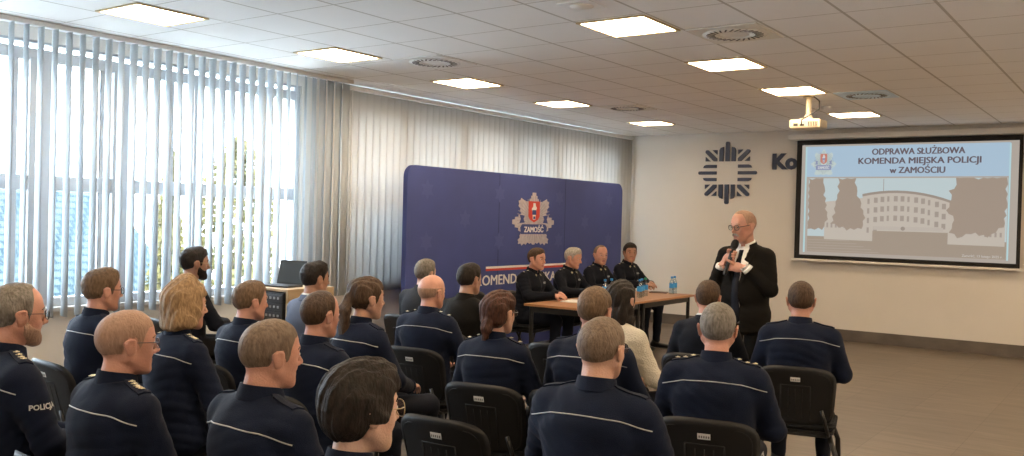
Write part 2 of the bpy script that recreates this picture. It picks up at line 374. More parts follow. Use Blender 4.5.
def tree(name, label, x, y, h, r, seed, kind):
    t = empty(name, (x, y, -3.2)); tag(t, label, 'tree', 'trees outside the windows')
    b = MB(); b.tube([(0, 0, 0), (.03, .02, h * .5), (0, 0, h * .93)], [.14, .09, .02], 8); b.build('trunk', BARK, t)
    q = random.Random(seed); vs = []; fs = []
    for i in range(5200):
        z = q.uniform(.08, 1) * h
        rr = (r * (1.03 - z / h) if kind == 'cone' else r * math.sin(PI * min(1, max(.05, (z / h)))) ** .6) * math.sqrt(q.random()) * q.uniform(.75, 1.1)
        a = q.uniform(0, 2 * PI); c = Vector((rr * math.cos(a), rr * math.sin(a), z)); n = Vector((q.gauss(0, 1), q.gauss(0, 1), q.gauss(0, 1))).normalized()
        u = n.orthogonal().normalized(); v = n.cross(u); s_ = q.uniform(.05, .11); k = len(vs)
        vs += [c - u * s_, c + v * s_ * .6, c + u * s_, c - v * s_ * .6]; fs.append((k, k + 1, k + 2, k + 3))
    m = MB(); m.add(vs, fs); m.build('foliage', LEAF, t)
tree('conifer', 'tall yellowish conifer outside, seen just right of the house roof', 9.8, 14.6, 5.9, .85, 1, 'cone')
tree('leafy_tree', 'pale leafy tree outside, seen above the bearded man by the window', 11.6, 15.0, 6.3, 1.1, 2, 'round')
tree('conifer', 'yellow-green conifer outside, seen through the last open blinds above the laptop', 14.2, 16.0, 6.6, 1.0, 3, 'cone')

# ================================================================ CEILING FITTINGS
DIFF = mat('lamp_diffuser', (.9, .88, .82), .5, emit=LAMP_COL, estr=LAMP_EMIT); LFR = mat('lamp_frame', (.62, .50, .30), .5)
def ceiling_light(x0, x1, y0, y1, label):
    cx, cy = (x0 + x1) / 2, (y0 + y1) / 2; t = empty('ceiling_light', (cx, cy, H_CEIL)); tag(t, label, 'ceiling light', 'square ceiling light panels')
    hx, hy = (x1 - x0) / 2, (y1 - y0) / 2; f = MB(); e = .022
    for a in ((-hx, hx, -hy, -hy + e), (-hx, hx, hy - e, hy), (-hx, -hx + e, -hy + e, hy - e), (hx - e, hx, -hy + e, hy - e)): f.bx(*a, -.012, -.001, .002)
    f.build('frame', LFR, t)
    d = MB(); d.bx(-hx + e, hx - e, -hy + e, hy - e, -.008, -.002); d.build('diffuser', DIFF, t)
A_ = [(5.53, 6.10, 'large bright ceiling panel, the one closest to the camera in the middle row'), (7.34, 7.90, 'bright ceiling panel in the middle row, second counted from the camera'),
      (9.14, 9.72, 'bright ceiling panel just above the ceiling projector'), (11.50, 12.02, 'bright ceiling panel closest to the projection screen')]
L_ = [(3.55, 4.13, 'bright ceiling panel above the open blinds, furthest from the screen wall'), (5.37, 5.95, 'bright ceiling panel above where the open blinds end'),
      (7.20, 7.80, 'bright ceiling panel above the start of the closed blinds'), (9.10, 9.65, 'bright ceiling panel in the window row, above the blue banner'),
      (11.50, 12.0, 'small distant ceiling panel in the corner over the end of the blinds')]
for x0, x1, lb in A_: ceiling_light(x0, x1, 2.885, 3.43, lb)
for x0, x1, lb in L_: ceiling_light(x0, x1, 5.71, 6.23, lb)
for x0 in (3.7, 1.9, 0.0):  # middle row continued out of view, added to light the room
    ceiling_light(x0, x0 + .57, 2.885, 3.43, 'added unseen ceiling panel above the audience, %s' % {3.7: 'first one behind the picture edge', 1.9: 'second one behind the picture edge', 0.0: 'third one, right over the camera'}[x0])
for x0 in (11.5, 9.14, 7.34, 5.53, 3.7, 1.9, 0.0):  # unseen row added for extra room illumination
    ceiling_light(x0, x0 + .57, .05, .60, 'added unseen panel in the row beside the camera, ' + dict(zip((11.5, 9.14, 7.34, 5.53, 3.7, 1.9, 0.0), ['at the far corner', 'level with the projector', 'level with the middle panels', 'level with the large middle panel', 'a step ahead of the camera', 'almost level with the camera', 'right beside the camera']))[x0])
for x0 in (11.5, 9.14, 5.53, 1.9): ceiling_light(x0, x0 + .57, -2.4, -1.85, 'added unseen ceiling panel near the blank side wall, ' + {11.5: 'in the front corner', 9.14: 'level with the projector', 5.53: 'halfway along the room', 1.9: 'close to the camera end'}[x0])  # another unseen row, added only to brighten the room

VDARK = mat('vent_slot', (.13, .12, .11), .8)
def vent(cx, cy, label, col, s=.285):
    t = empty('ceiling_vent', (cx, cy, H_CEIL)); tag(t, label, 'ceiling vent', 'square swirl air vents')
    p = MB(); p.bx(-s, s, -s * .94, s * .94, -.010, -.001, .003); p.build('plate', col, t)
    q = MB(); q.lathe([(.235, -.011), (.235, -.016), (.11, -.016), (.11, -.011)], n=40, cap=False); q.build('swirl_ring', col, t, True)
    v = MB()
    for i in range(26):
        a = 2 * PI * i / 26; M = Matrix.Rotation(a, 4, 'Z') @ Matrix.Translation((.175, 0, -.0185)) @ Matrix.Rotation(.5, 4, 'Z')
        v.box((0, 0, 0), (.085, .017, .003), M=M) if False else v.add([M @ Vector(c) for c in ((-.034, -.006, 0), (.034, -.006, 0), (.034, .006, 0), (-.034, .006, 0), (-.034, -.006, .003), (.034, -.006, .003), (.034, .006, .003), (-.034, .006, .003))],
            [(0, 1, 2, 3), (7, 6, 5, 4), (0, 4, 5, 1), (1, 5, 6, 2), (2, 6, 7, 3), (3, 7, 4, 0)])
    v.build('slots', VDARK, t)
VW = mat('vent_white', (.88, .88, .87), .5); VG = mat('vent_beige', (.80, .77, .70), .5); VB = mat('vent_bluish', (.66, .82, .95), .5)
vent(6.40, 2.59, 'beige swirl air vent beside the largest ceiling light', VG)
vent(6.33, 5.42, 'white swirl air vent between two light panels of the window row', VW)
vent(10.02, 5.43, 'dark swirl air vent near the two distant panels of the window row', VG)
vent(10.04, 2.58, 'pale blue swirl air vent beside the ceiling projector', VB)
t = MB(); t.lathe([(.055, 0), (.055, -.02), (.045, -.034), (.0, -.036)], (0, 0, 0), 24, cap=False)
o = t.build('smoke_detector', VW, None, True); o.location = (10.82, 3.23, H_CEIL - .001); tag(o, 'small round white smoke detector on the ceiling near the projector', 'smoke detector')
t = empty('ceiling_speaker', (5.1, 3.12, H_CEIL)); tag(t, 'small pale square speaker grille on the ceiling before the largest light', 'speaker')
p = MB(); p.bx(-.12, .12, -.12, .12, -.008, -.001, .002); p.build('grille_frame', VW, t)
p = MB(); p.lathe([(.08, -.008), (.08, -.012), (0, -.014)], n=24, cap=False); p.build('grille', VG, t, True)

# ---- ceiling projector
t = empty('projector', (9.95, 3.16, H_CEIL)); t.rotation_euler = (0, 0, 0); tag(t, 'cream ceiling projector hanging on a short mount near the screen', 'projector')
CRM = mat('projector_cream', (.60, .52, .38), .45); DKP = mat('dark_port', (.03, .03, .03), .5)
p = MB(); p.box((0, 0, -.305), (.26, .34, .10), .02); p.build('body', CRM, t)
p = MB(); p.lathe([(.06, -.001), (.06, -.012), (.03, -.02), (.028, -.20), (.045, -.21), (.045, -.25)], n=20); p.box((0, 0, -.245), (.14, .14, .012), .003); p.build('mount', CRM, t, False)
p = MB(); M = Matrix.Rotation(PI / 2, 4, 'Y'); 
q = MB(); q.lathe([(.038, 0), (.038, .02), (.028, .03), (.028, .008), (0, .008)], n=24, cap=False); q.v = [tuple(Matrix.Translation((.13, .07, -.305)) @ M @ Vector(v)) for v in q.v]; q.build('lens', DKP, t, True)
q = MB(); q.v = []
for i in range(6): q.bx(-.134, -.130, -.14 + i * .018, -.13 + i * .018, -.335, -.285)
q.bx(-.134, -.130, .0, .05, -.33, -.31); q.bx(-.134, -.130, .07, .12, -.33, -.30); q.build('rear_ports', DKP, t)
q = MB(); q.tube([(-.02, -.06, -.003), (-.05, -.13, -.06), (-.08, -.14, -.15), (-.15, -.06, -.22), (-.17, .02, -.27), (-.137, .03, -.31)], .007, 8); q.build('cable', DKP, t, True)

# ================================================================ BLINDS
VANE_A = mat('vane_fabric', (.52, .56, .59), .8, transl=.21, bump=.2, bscale=90); VANE_B = mat('vane_fabric_closed', (.62, .62, .61), .85, transl=.28, bump=.2, bscale=90)
RAIL = mat('rail_white', (.75, .75, .73), .4)
def vane_mesh(h, wd=.122):
    n = 6; vs = []; fs = []
    for z in (0, h):
        for i in range(n + 1):
            u = (i / n - .5); vs.append((u * wd, .010 * (1 - 4 * u * u), z)); 
    k = n + 1; vs += [(x, y + .0012, z) for x, y, z in vs]; m = 2 * k
    for i in range(n): fs += [(i, i + 1, k + i + 1, k + i), (m + i + 1, m + i, m + k + i, m + k + i + 1), (i + 1, i, m + i, m + i + 1), (k + i, k + i + 1, m + k + i + 1, m + k + i)]
    fs += [(0, k, m + k, m), (n, m + n, m + k + n, k + n)]
    b = MB(); b.add(vs, fs); return b.mesh('vane', True)
def blind(name, label, x0, x1, y, z0, ang, mt, pitch, zr=2.99):
    t = empty(name, (x0, y, 0)); tag(t, label, 'vertical blind')
    r = MB(); r.bx(-.03, x1 - x0 + .03, -.022, .022, zr, zr + .04, .004); r.build('headrail', RAIL, t)
    me = vane_mesh(zr - .004 - z0); me.materials.append(mt); n = int((x1 - x0) / pitch)
    for i in range(n):
        a = ang(i / max(1, n - 1), x0 + i * pitch)
        o = link('vane', me, t); o.location = ((i + .5) * pitch, 0, z0); o.rotation_euler = (0, 0, a + rnd.gauss(0, .035))
    c = MB()
    c.tube([(x1 - x0 + .01, -.03, 3.0), (x1 - x0 + .012, -.035, 1.6), (x1 - x0 + .01, -.03, .9)], .004, 6); c.build('pull_cord', RAIL, t, True)
def ang_a(u, x):
    if x > 6.28: return .12 + (6.8 - x) * .5
    if x > 5.75: return 1.50 - (x - 5.75) * 2.1
    return 1.46
blind('vertical_blind', 'open white vertical blind in front of the bright window with roof outside', 1.3, 6.80, 6.98, .79, ang_a, VANE_A, .11, 3.015)
blind('vertical_blind', 'closed off-white vertical blind hanging behind the blue banner', 6.90, 13.43, 7.17, .79, lambda u, x: -.10, VANE_B, .1125)

# ================================================================ FRONT WALL: EMBLEM, LETTERS, SCREEN
NAVYL = mat('navy_letters', (.025, .035, .075), .45)
WM = Matrix(((0, 0, -1, WX), (-1, 0, 0, 0), (0, 1, 0, 0), (0, 0, 0, 1)))      # local x -> image right (-Y), y -> up, z -> into room
def emblem():
    t = empty('wall_emblem', (WX, 5.505, 2.433)); tag(t, 'dark navy snowflake-like star emblem on the front wall', 'emblem')
    def place(mb, nm='ray'):
        M = Matrix(((0, 0, -1, -.001), (-1, 0, 0, 0), (0, 1, 0, 0), (0, 0, 0, 1)))
        mb.v = [tuple(M @ Vector(v)) for v in mb.v]; return mb.build(nm, NAVYL, t)
    I = Matrix.Identity(4); T = .03; S = .49 / .49
    def arm(M, hw, off, inner, tip, side):       # one arm: a long middle bar between two shorter slanted bars
        b = MB(); r = hw * .55
        b.prism([(-hw, inner), (hw, inner), (hw, tip - r), (hw * .5, tip), (-hw * .5, tip), (-hw, tip - r)], M, T)
        for s in (-1, 1):
            p = [(s * (off - hw), inner), (s * (off + hw), inner), (s * (off + hw), side - .05), (s * (off + hw * .4), side - .015), (s * (off - hw), side)]
            b.prism(p if s > 0 else p[::-1], M, T)
        return b
    for k in (0, 2): place(arm(Matrix.Rotation(k * PI / 2, 4, 'Z'), .032, .100, .180, .485, .405))
    for k in (1, 3): place(arm(Matrix.Rotation(k * PI / 2, 4, 'Z'), .025, .103, .176, .475, .395))
    for sx in (-1, 1):
        for sy in (-1, 1):
            b = MB()
            def P(pts):
                pts = [(sx * x, sy * y) for x, y in pts]
                ar = sum(pts[i][0] * pts[(i + 1) % len(pts)][1] - pts[(i + 1) % len(pts)][0] * pts[i][1] for i in range(len(pts)))
                b.prism(pts if ar > 0 else pts[::-1], I, T)
            P([(.172, .182), (.222, .182), (.362, .318), (.362, .345), (.345, .358), (.318, .358), (.172, .226)])
            P([(.280, .182), (.358, .182), (.358, .250)]); P([(.172, .358), (.172, .288), (.248, .358)])
            place(b)
emblem()
def wall_text(body, y, z, size, label, m, bold, cat='lettering', sx=1.0):
    me = text_mesh(body, size, bold=bold, extrude=.012, sx=sx); me.transform(Matrix.Translation((-.014, 0, 0)) @ Matrix(((0, 0, -1, 0), (-1, 0, 0, 0), (0, 1, 0, 0), (0, 0, 0, 1))))
    o = link('wall_lettering', me, None, m); o.location = (WX, y, z); tag(o, label, cat); return o
wall_text('Komenda Miejska Policji', 4.80, 2.492, .312, 'dark navy raised wall letters partly hidden behind the projection screen', NAVYL, .014, sx=1.02)

t = empty('projection_screen', (WX - .10, 2.945, 0)); tag(t, 'large pull-down projection screen showing a slide of a white building', 'projection screen')
SX = Matrix(((0, 0, -1, 0), (-1, 0, 0, 0), (0, 1, 0, 0), (0, 0, 0, 1)))
def scr(name, pts_fn, m, parent=t, off=0.0):
    b = MB(); pts_fn(b); b.v = [tuple(SX @ Vector((x, y, z + off))) for x, y, z in b.v]; return b.build(name, m, parent)
EX = 2 ** EXPO
E_ = lambda n, c, s=1.0: mat(n, (.02, .02, .02), .9, emit=c, estr=s / EX)       # light thrown on the screen by the projector
zt, zb, hw = 2.895, 1.165, 1.46
scr('casing', lambda b: b.bx(-1.58, 1.62, zt + .012, zt + .095, -.075, .045, .01), mat('casing_white', (.70, .67, .62), .5))
scr('black_border', lambda b: b.bx(-hw + .01, hw + .02, zb, zt, -.003, 0), mat('screen_black', (.010, .009, .008), .8))
scr('bottom_bar', lambda b: b.bx(-hw - .03, hw + .06, zb - .035, zb - .002, -.02, .015, .006), mat('casing_white', (.62, .60, .56), .5))
img = scr('slide', lambda b: b.bx(-1.372, 1.435, 1.222, 2.825, 0, .003), E_('slide_paper', (.40, .355, .31)))
scr('slide_header', lambda b: b.bx(-1.305, 1.335, 2.36, 2.80, .003, .005), E_('slide_header', (.37, .50, .62)), img)
scr('slide_light_edge', lambda b: (b.bx(-1.32, -1.296, 1.26, 2.80, .003, .0052), b.bx(1.325, 1.345, 1.26, 2.79, .003, .0052)), E_('slide_edge', (.42, .62, .66)), img)
P0, P1, pb, pt = -1.262, 1.318, 1.272, 2.340
scr('slide_sky', lambda b: b.bx(P0, P1, pb, pt, .003, .005), E_('slide_sky', (.47, .56, .58)), img)
scr('slide_forecourt', lambda b: b.bx(P0, P1, pb, 1.50, .005, .0062), E_('slide_ground', (.335, .275, .220)), img)
def arc(u): return 2.155 - .155 * (u - .38) ** 2 * 2.3
def bld(b):
    pts = [(-1.02, 1.46), (-1.02, 2.0), (-.50, 2.06)]
    for i in range(11): u = i / 10; pts.append((-.48 + u * 1.12, arc(u)))
    pts += [(.66, 1.98), (1.30, 1.80), (1.30, 1.44)]
    b.prism(pts[::-1], Matrix.Translation((0, 0, .0062)), .0012)
scr('slide_building', bld, E_('slide_building', (.50, .45, .39)), img)
def roofl(b):
    pts = [(-.50 + i / 10 * 1.16, arc(i / 10) + .012) for i in range(11)]; pts += [(x, y - .035) for x, y in pts[::-1]]
    b.prism(pts[::-1], Matrix.Translation((0, 0, .0074)), .0006)
    b.bx(-.222, -.214, 2.15, 2.33, .0074, .008)
scr('slide_roof_edge', roofl, E_('slide_roof', (.30, .25, .215)), img)
def win(x0, x1, z0, z1): scr('slide_window', lambda b: b.bx(x0, x1, z0, z1, .0074, .008), E_('slide_windows', (.335, .285, .25)), img)
for r in range(4):
    for c in range(12):
        if r == 3 and 1 < c < 12: continue
        x = -.43 + c * .088; z = arc((x + .48) / 1.12) - .065 - r * .135
        win(x, x + (.05 if c % 3 else .03), z - .075, z)
for c in range(5): win(-.99 + c * .06, -.965 + c * .06, 1.63, 1.70)
for c in range(4): win(1.06 + c * .06, 1.085 + c * .06, 1.56, 1.62)
scr('slide_hedge', lambda b: b.bx(-.35, .62, 1.44, 1.60, .0074, .0081), E_('slide_ground', (.355, .30, .245)), img)
scr('slide_canopy', lambda b: b.bx(-.34, .56, 1.615, 1.665, .0074, .0082), E_('slide_building2', (.47, .42, .37)), img)
scr('slide_crest', lambda b: b.prism([(.05 + x * .03, 1.64 + y * .03) for x, y in [(math.cos(i * PI / 4), math.sin(i * PI / 4)) for i in range(8)]], Matrix.Translation((0, 0, .0083)), .0008), E_('slide_roof', (.3, .26, .23)), img)
for i in range(5): scr('slide_kerb', lambda b: b.bx(P0 + .01, P0 + 1.0 - i * .1, 1.29 + i * .038, 1.297 + i * .038, .0062, .0068), E_('slide_kerb', (.40, .35, .30)), img)
def slide_tree(b, pl, seed):
    """outline points (x, z) with jagged branch ends"""
    q = random.Random(seed); out = []
    for i in range(len(pl)):
        a = Vector(pl[i]); c = Vector(pl[(i + 1) % len(pl)]); n = max(1, int((c - a).length / .05)); d = (c - a).normalized(); nn = Vector((d.y, -d.x))
        for k in range(n):
            o = a.lerp(c, k / n) + nn * (q.uniform(.0, .028) if k % 2 else -.01); out.append((min(P1, max(P0, o.x)), min(pt, max(pb, o.y))))
    b.prism(out[::-1] if sum(out[i][0] * out[(i + 1) % len(out)][1] - out[(i + 1) % len(out)][0] * out[i][1] for i in range(len(out))) < 0 else out, Matrix.Translation((0, 0, .0083)), .001)
TR = E_('slide_tree', (.33, .265, .215))
for pl, sd in (([(P0, 1.60), (P0, pt), (-1.06, pt), (-1.03, 2.15), (-1.0, 1.95), (-.98, 1.75), (-1.05, 1.60)], 1),
               ([(-.93, 1.68), (-.88, 1.90), (-.84, 2.10), (-.84, pt), (-.60, pt), (-.58, 2.15), (-.52, 1.98), (-.46, 1.78), (-.50, 1.63), (-.70, 1.60)], 2),
               ([(.64, 1.60), (.70, 1.78), (.60, 1.90), (.66, 2.05), (.62, 2.16), (.72, 2.25), (.70, pt), (P1 - .02, pt), (P1, 2.25), (P1, 1.95), (1.28, 1.70), (1.10, 1.56), (.90, 1.60), (.74, 1.54)], 3)):
    scr('slide_tree', lambda b: slide_tree(b, pl, sd), TR, img)
INKS = E_('slide_ink', (.115, .085, .10))
def fit_text(body, x0, x1, z0, cap, bold=.004, off=.0065):
    """lettering stretched to an exact width and capital height"""
    me = text_mesh(body, 1.0)
    r = text_mesh('H', 1.0); ch = max(v.co.y for v in r.vertices); bpy.data.meshes.remove(r)
    xs = [v.co.x for v in me.vertices]; d = bold * .28; k = MB()
    for i, (dx, dz) in enumerate(((0, 0), (-d, 0), (d, 0), (0, d * .6))):     # heavier strokes from slightly shifted layers
        k.add([(x0 + (v.co.x - min(xs)) / (max(xs) - min(xs)) * (x1 - x0) + dx, z0 + v.co.y / ch * cap + dz, off + i * .00012) for v in me.vertices], [tuple(q.vertices) for q in me.polygons])
    bpy.data.meshes.remove(me); return k.mesh('lettering')
for s_, x0, x1, z0 in (('ODPRAWA SŁUŻBOWA', -.385, .799, 2.668), ('KOMENDA MIEJSKA POLICJI', -.567, .995, 2.540), ('w ZAMOŚCIU', -.143, .561, 2.408)):
    me = fit_text(s_, x0, x1, z0, .083, .017); me.transform(SX); link('slide_text', me, img, INKS)
me = fit_text('Zamość, 13 lutego 2025 r.', .80, 1.28, 1.288, .030, .001, .0088); me.transform(SX); link('slide_date', me, img, E_('slide_date', (.60, .58, .54)))

def star_poly(R, r, n=8, ph=PI / 2): return [((R if i % 2 == 0 else r) * math.cos(ph + i * PI / n), (R if i % 2 == 0 else r) * math.sin(ph + i * PI / n)) for i in range(2 * n)]
def badge(parent, M, sx, sy, silver, groove, red, blue, white):
    """silver star with stepped rays, red shield with a figure and a blue ribbon"""
    half = [(.09, 1.0), (.09, .88), (.15, .88), (.15, .76), (.22, .76), (.22, .66), (.40, .66), (.62, .78), (.64, .70), (.74, .66), (.70, .55), (.74, .48), (.64, .38), (.66, .28), (.58, .20), (.72, .14), (.72, .08), (.88, .06), (.88, -.02), (1.0, -.04),
            (1.0, -.20), (.88, -.22), (.88, -.32), (.72, -.34), (.72, -.44), (.56, -.50), (.66, -.62), (.64, -.70), (.74, -.78), (.70, -.84), (.72, -.94), (.60, -.92), (.55, -1.0), (.44, -.92), (.36, -.98), (.28, -.88), (.18, -.94), (.10, -.90), (.05, -.97)]
    S_ = lambda pts: [(x * sx, y * sy) for x, y in pts]
    def pr(nm, pts, z, th, m):
        pts = S_(pts); ar = sum(pts[i][0] * pts[(i + 1) % len(pts)][1] - pts[(i + 1) % len(pts)][0] * pts[i][1] for i in range(len(pts)))
        r = MB(); r.prism(pts if ar > 0 else pts[::-1], M @ Matrix.Translation((0, 0, z)), th); return r.build(nm, m, parent)
    st = pr('star', half + [(-x, y) for x, y in half[::-1]], 0, .002, silver)
    g = MB()
    for i in range(40):
        a = 2 * PI * (i + .5) / 40; c_, s_ = math.cos(a), math.sin(a); w_ = .010
        L = .80 if abs(s_) < .25 else (.88 if abs(c_) < .2 else .80)
        g.prism(S_([(c_ * .25 - s_ * w_, s_ * .25 + c_ * w_), (c_ * .25 + s_ * w_, s_ * .25 - c_ * w_), (c_ * L + s_ * w_, s_ * L - c_ * w_), (c_ * L - s_ * w_, s_ * L + c_ * w_)]), M @ Matrix.Translation((0, 0, .002)), .0006)
    g.build('ray_grooves', groove, st)
    pr('shield', [(-.27, .67), (-.27, .10), (-.20, -.02), (0, -.13), (.20, -.02), (.27, .10), (.27, .67)], .003, .002, red)
    pr('figure', [(-.05, .60), (.06, .60), (.07, .50), (.12, .42), (.08, .30), (.06, -.02), (-.06, -.02), (-.08, .26), (-.12, .38), (-.05, .48)], .005, .001, white)
    pr('figure_tunic', [(-.09, .34), (.09, .34), (.10, .16), (-.10, .16)], .006, .0008, blue)
    pr('figure_legs', [(-.04, .10), (.05, .10), (.05, -.0), (-.04, -.0)], .006, .0008, blue)
    rb = pr('ribbon', [(-.55, -.20), (.55, -.20), (.64, -.32), (.60, -.57), (-.60, -.57), (-.64, -.32)], .004, .002, blue)
    for q in (-1, 1): pr('ribbon_tail', [(q * .44, .12), (q * .68, .15), (q * .62, .0), (q * .68, -.16), (q * .44, -.14), (q * .50, 0)], .004, .002, blue)
    me = fit_text('ZAMOŚĆ', -.46 * sx, .46 * sx, -.50 * sy, .20 * sy, .045 * sy, .0068); me.transform(M); link('ribbon_text', me, rb, white)
badge(img, SX @ Matrix.Translation((-1.055, 2.568, .0055)), .178, .188, E_('slide_silver', (.50, .58, .56)), E_('slide_groove', (.20, .25, .27)), E_('slide_red', (.52, .20, .15)), E_('slide_navy', (.24, .27, .42)), E_('slide_white', (.6, .62, .62)))

# ================================================================ BLUE BANNER
BY = 6.62
t = empty('banner_wall', (9.71, BY, 0)); tag(t, 'wide blue fabric banner wall with silver star badge and white lettering', 'banner')
BLUE = mat('banner_blue', (.042, .060, .215), .7, noise=.05, nscale=3); BLUE2 = mat('banner_blue_watermark', (.052, .072, .235), .7); SEAM = mat('banner_seam', (.018, .025, .09), .8)
def rrect(x0, x1, y0, y1, r, n=8):
    p = []
    for cx, cy, a0 in ((x1 - r, y1 - r, 0), (x0 + r, y1 - r, 90), (x0 + r, y0 + r, 180), (x1 - r, y0 + r, 270)):
        for i in range(n + 1): a = math.radians(a0 + 90 * i / n); p.append((cx + r * math.cos(a), cy + r * math.sin(a)))
    return p
BM = Matrix(((1, 0, 0, 0), (0, 0, -1, 0), (0, 1, 0, 0), (0, 0, 0, 1)))     # x -> X, y -> Z, z -> -Y
b = MB(); b.prism(rrect(-2.38, 2.43, .03, 2.20, .13), BM @ Matrix.Translation((0, 0, -.06)), .06); o = b.build('fabric_panel', BLUE, t)
b = MB()
for x in (-.70, .82): b.prism([(x - .004, .05), (x + .004, .05), (x + .004, 2.19), (x - .004, 2.19)], BM, .001)
b.build('seams', SEAM, t)
b = MB()
for i in range(7):
    for j in range(3):
        x = -2.05 + i * .68; z = .78 + j * .58 + (.26 if i % 2 else 0)
        if z < 2.1 and not (-.45 < x - .18 < .45): b.prism([(x + px * .12, z + py * .12) for px, py in star_poly(1, .55, 6)], BM, .0012)
b.build('watermark_pattern', BLUE2, t)
b = MB(); b.tube([(-2.2, .17, .03), (-2.2, -.20, .03)], .02); b.tube([(2.2, .17, .03), (2.2, -.20, .03)], .02); b.build('feet', mat('alu', (.5, .5, .5), .35, metal=.8), t)
# badge centred over the middle panel, stripe and lettering under it
badge(t, BM @ Matrix.Translation((.060, 1.642, .002)), .480, .342, mat('badge_silver', (.42, .38, .42), .6, noise=.12, nscale=15), mat('badge_groove', (.30, .27, .31), .6), mat('badge_red', (.55, .05, .03), .6), mat('badge_blue', (.03, .05, .20), .6), mat('badge_white', (.72, .70, .70), .6))
b = MB(); b.prism([(-.94, 1.026), (.88, 1.026), (.88, 1.052), (-.94, 1.052)], BM, .002); b.build('white_stripe', mat('badge_white'), t)
b = MB(); b.prism([(-.94, .998), (.88, .998), (.88, 1.025), (-.94, 1.025)], BM, .002); b.build('red_stripe', mat('badge_red'), t)
for s_, zc, x0, x1 in (('KOMENDA MIEJSKA', .826, -1.13, .62), ('POLICJI W ZAMOŚCIU', .56, -1.25, .74)):
    me = fit_text(s_, x0, x1, zc, .118, .018, .002); me.transform(BM); link('lettering', me, t, mat('badge_white'))

# ================================================================ TABLES, BOTTLES, PAPERS
WOODT = mat('table_wood', (.33, .155, .065), .38, noise=.14, nscale=5, stretch=(.6, 6, 1)); WOODE = mat('table_edge', (.24, .11, .05), .5)
def table(x0, x1, label):
    y0, y1 = 4.72, 5.47; cx, cy = (x0 + x1) / 2, (y0 + y1) / 2; t = empty('conference_table', (cx, cy, 0)); tag(t, label, 'table', 'conference tables')
    hx, hy = (x1 - x0) / 2, (y1 - y0) / 2
    b = MB(); b.bx(-hx, hx, -hy, hy, .725, .75, .003); b.build('tabletop', WOODT, t)
    b = MB(); b.bx(-hx + .05, hx - .05, -hy + .05, -hy + .075, .66, .7245); b.bx(-hx + .05, hx - .05, hy - .075, hy - .05, .66, .7245)
    b.bx(-hx + .05, -hx + .075, -hy + .075, hy - .075, .66, .7245); b.bx(hx - .075, hx - .05, -hy + .075, hy - .075, .66, .7245); b.build('frame', TUBE, t)
    for sx in (-1, 1):
        for sy in (-1, 1):
            b = MB(); b.tube([(sx * (hx - .06), sy * (hy - .06), .72), (sx * (hx - .06), sy * (hy - .06), .001)], .022, 14); l = b.build('leg', TUBE, t, False); autosmooth(l)
table(7.93, 9.262, 'light wood conference table in front of the first two seated officers')
table(9.266, 10.60, 'light wood conference table carrying the water bottles by the last officer')
BOT = glass_mat('bottle_plastic', (.80, .88, .92), .12); WAT = glass_mat('water', (.88, .93, .95), .08)
BLB = mat('bottle_label', (.03, .26, .62), .5); CAPB = mat('bottle_cap_blue', (.02, .22, .60), .45); CAPG = mat('bottle_cap_green', (.03, .30, .14), .45)
def bottle(x, y, label, cap, z=.7505):
    t = empty('water_bottle', (x, y, z)); tag(t, label, 'bottle', 'small water bottles on the table')
    b = MB(); b.lathe([(.0, 0.001), (.028, .001), (.032, .006), (.032, .05), (.0305, .055), (.032, .06), (.032, .125), (.031, .14), (.022, .172), (.0135, .186), (.0135, .200)], n=20, cap=False); b.build('bottle_body', BOT, t, True)
    b = MB(); b.lathe([(.0325, .078), (.0327, .079), (.0327, .134), (.0325, .135)], n=20, cap=False); b.build('label_band', BLB, t, True)
    b = MB(); b.lathe([(.0, .222), (.0155, .221), (.016, .218), (.016, .197), (.0, .197)], n=20, cap=False); b.build('cap', cap, t, True)
    return t
# placed on the tabletop
bottle(9.56, 4.95, 'blue-labelled water bottle, front one of the three bottles before the last officer', CAPB)
bottle(9.71, 5.00, 'blue-labelled water bottle standing between two others before the last officer', CAPB)
bottle(9.86, 5.03, 'water bottle with a green cap beside two blue-capped ones', CAPG)
bottle(10.40, 4.94, 'blue-capped water bottle of the far pair near the table end', CAPB)
bottle(10.52, 4.96, 'blue-capped water bottle of the far pair, closest to the table end', CAPB)
bottle(9.18, 5.20, 'water bottle partly hidden behind the long-haired woman', CAPB)
bottle(9.35, 5.21, 'water bottle beside the one hidden behind the long-haired woman', CAPB)
PAPER = mat('paper', (.72, .71, .69), .8)
def sheet(name, x, y, w_, d, rz, label, cat, m, th=.004, z=.7505):
    b = MB(); b.bx(-w_ / 2, w_ / 2, -d / 2, d / 2, 0, th, .0008); o = b.build(name, m); o.location = (x, y, z); o.rotation_euler = (0, 0, rz); tag(o, label, cat); return o
sheet('paper_stack', 8.55, 5.22, .30, .21, .12, 'stack of white papers on the table before the first officer', 'papers', PAPER, .008)
sheet('paper_sheet', 8.98, 4.98, .21, .29, .3, 'white sheet lying on the table before the second officer', 'paper', PAPER, .002)
sheet('notebook', 10.47, 5.15, .16, .22, .3, 'thin dark notebook on the table end behind the bottles', 'notebook', mat('notebook_brown', (.10, .06, .045), .5), .012)

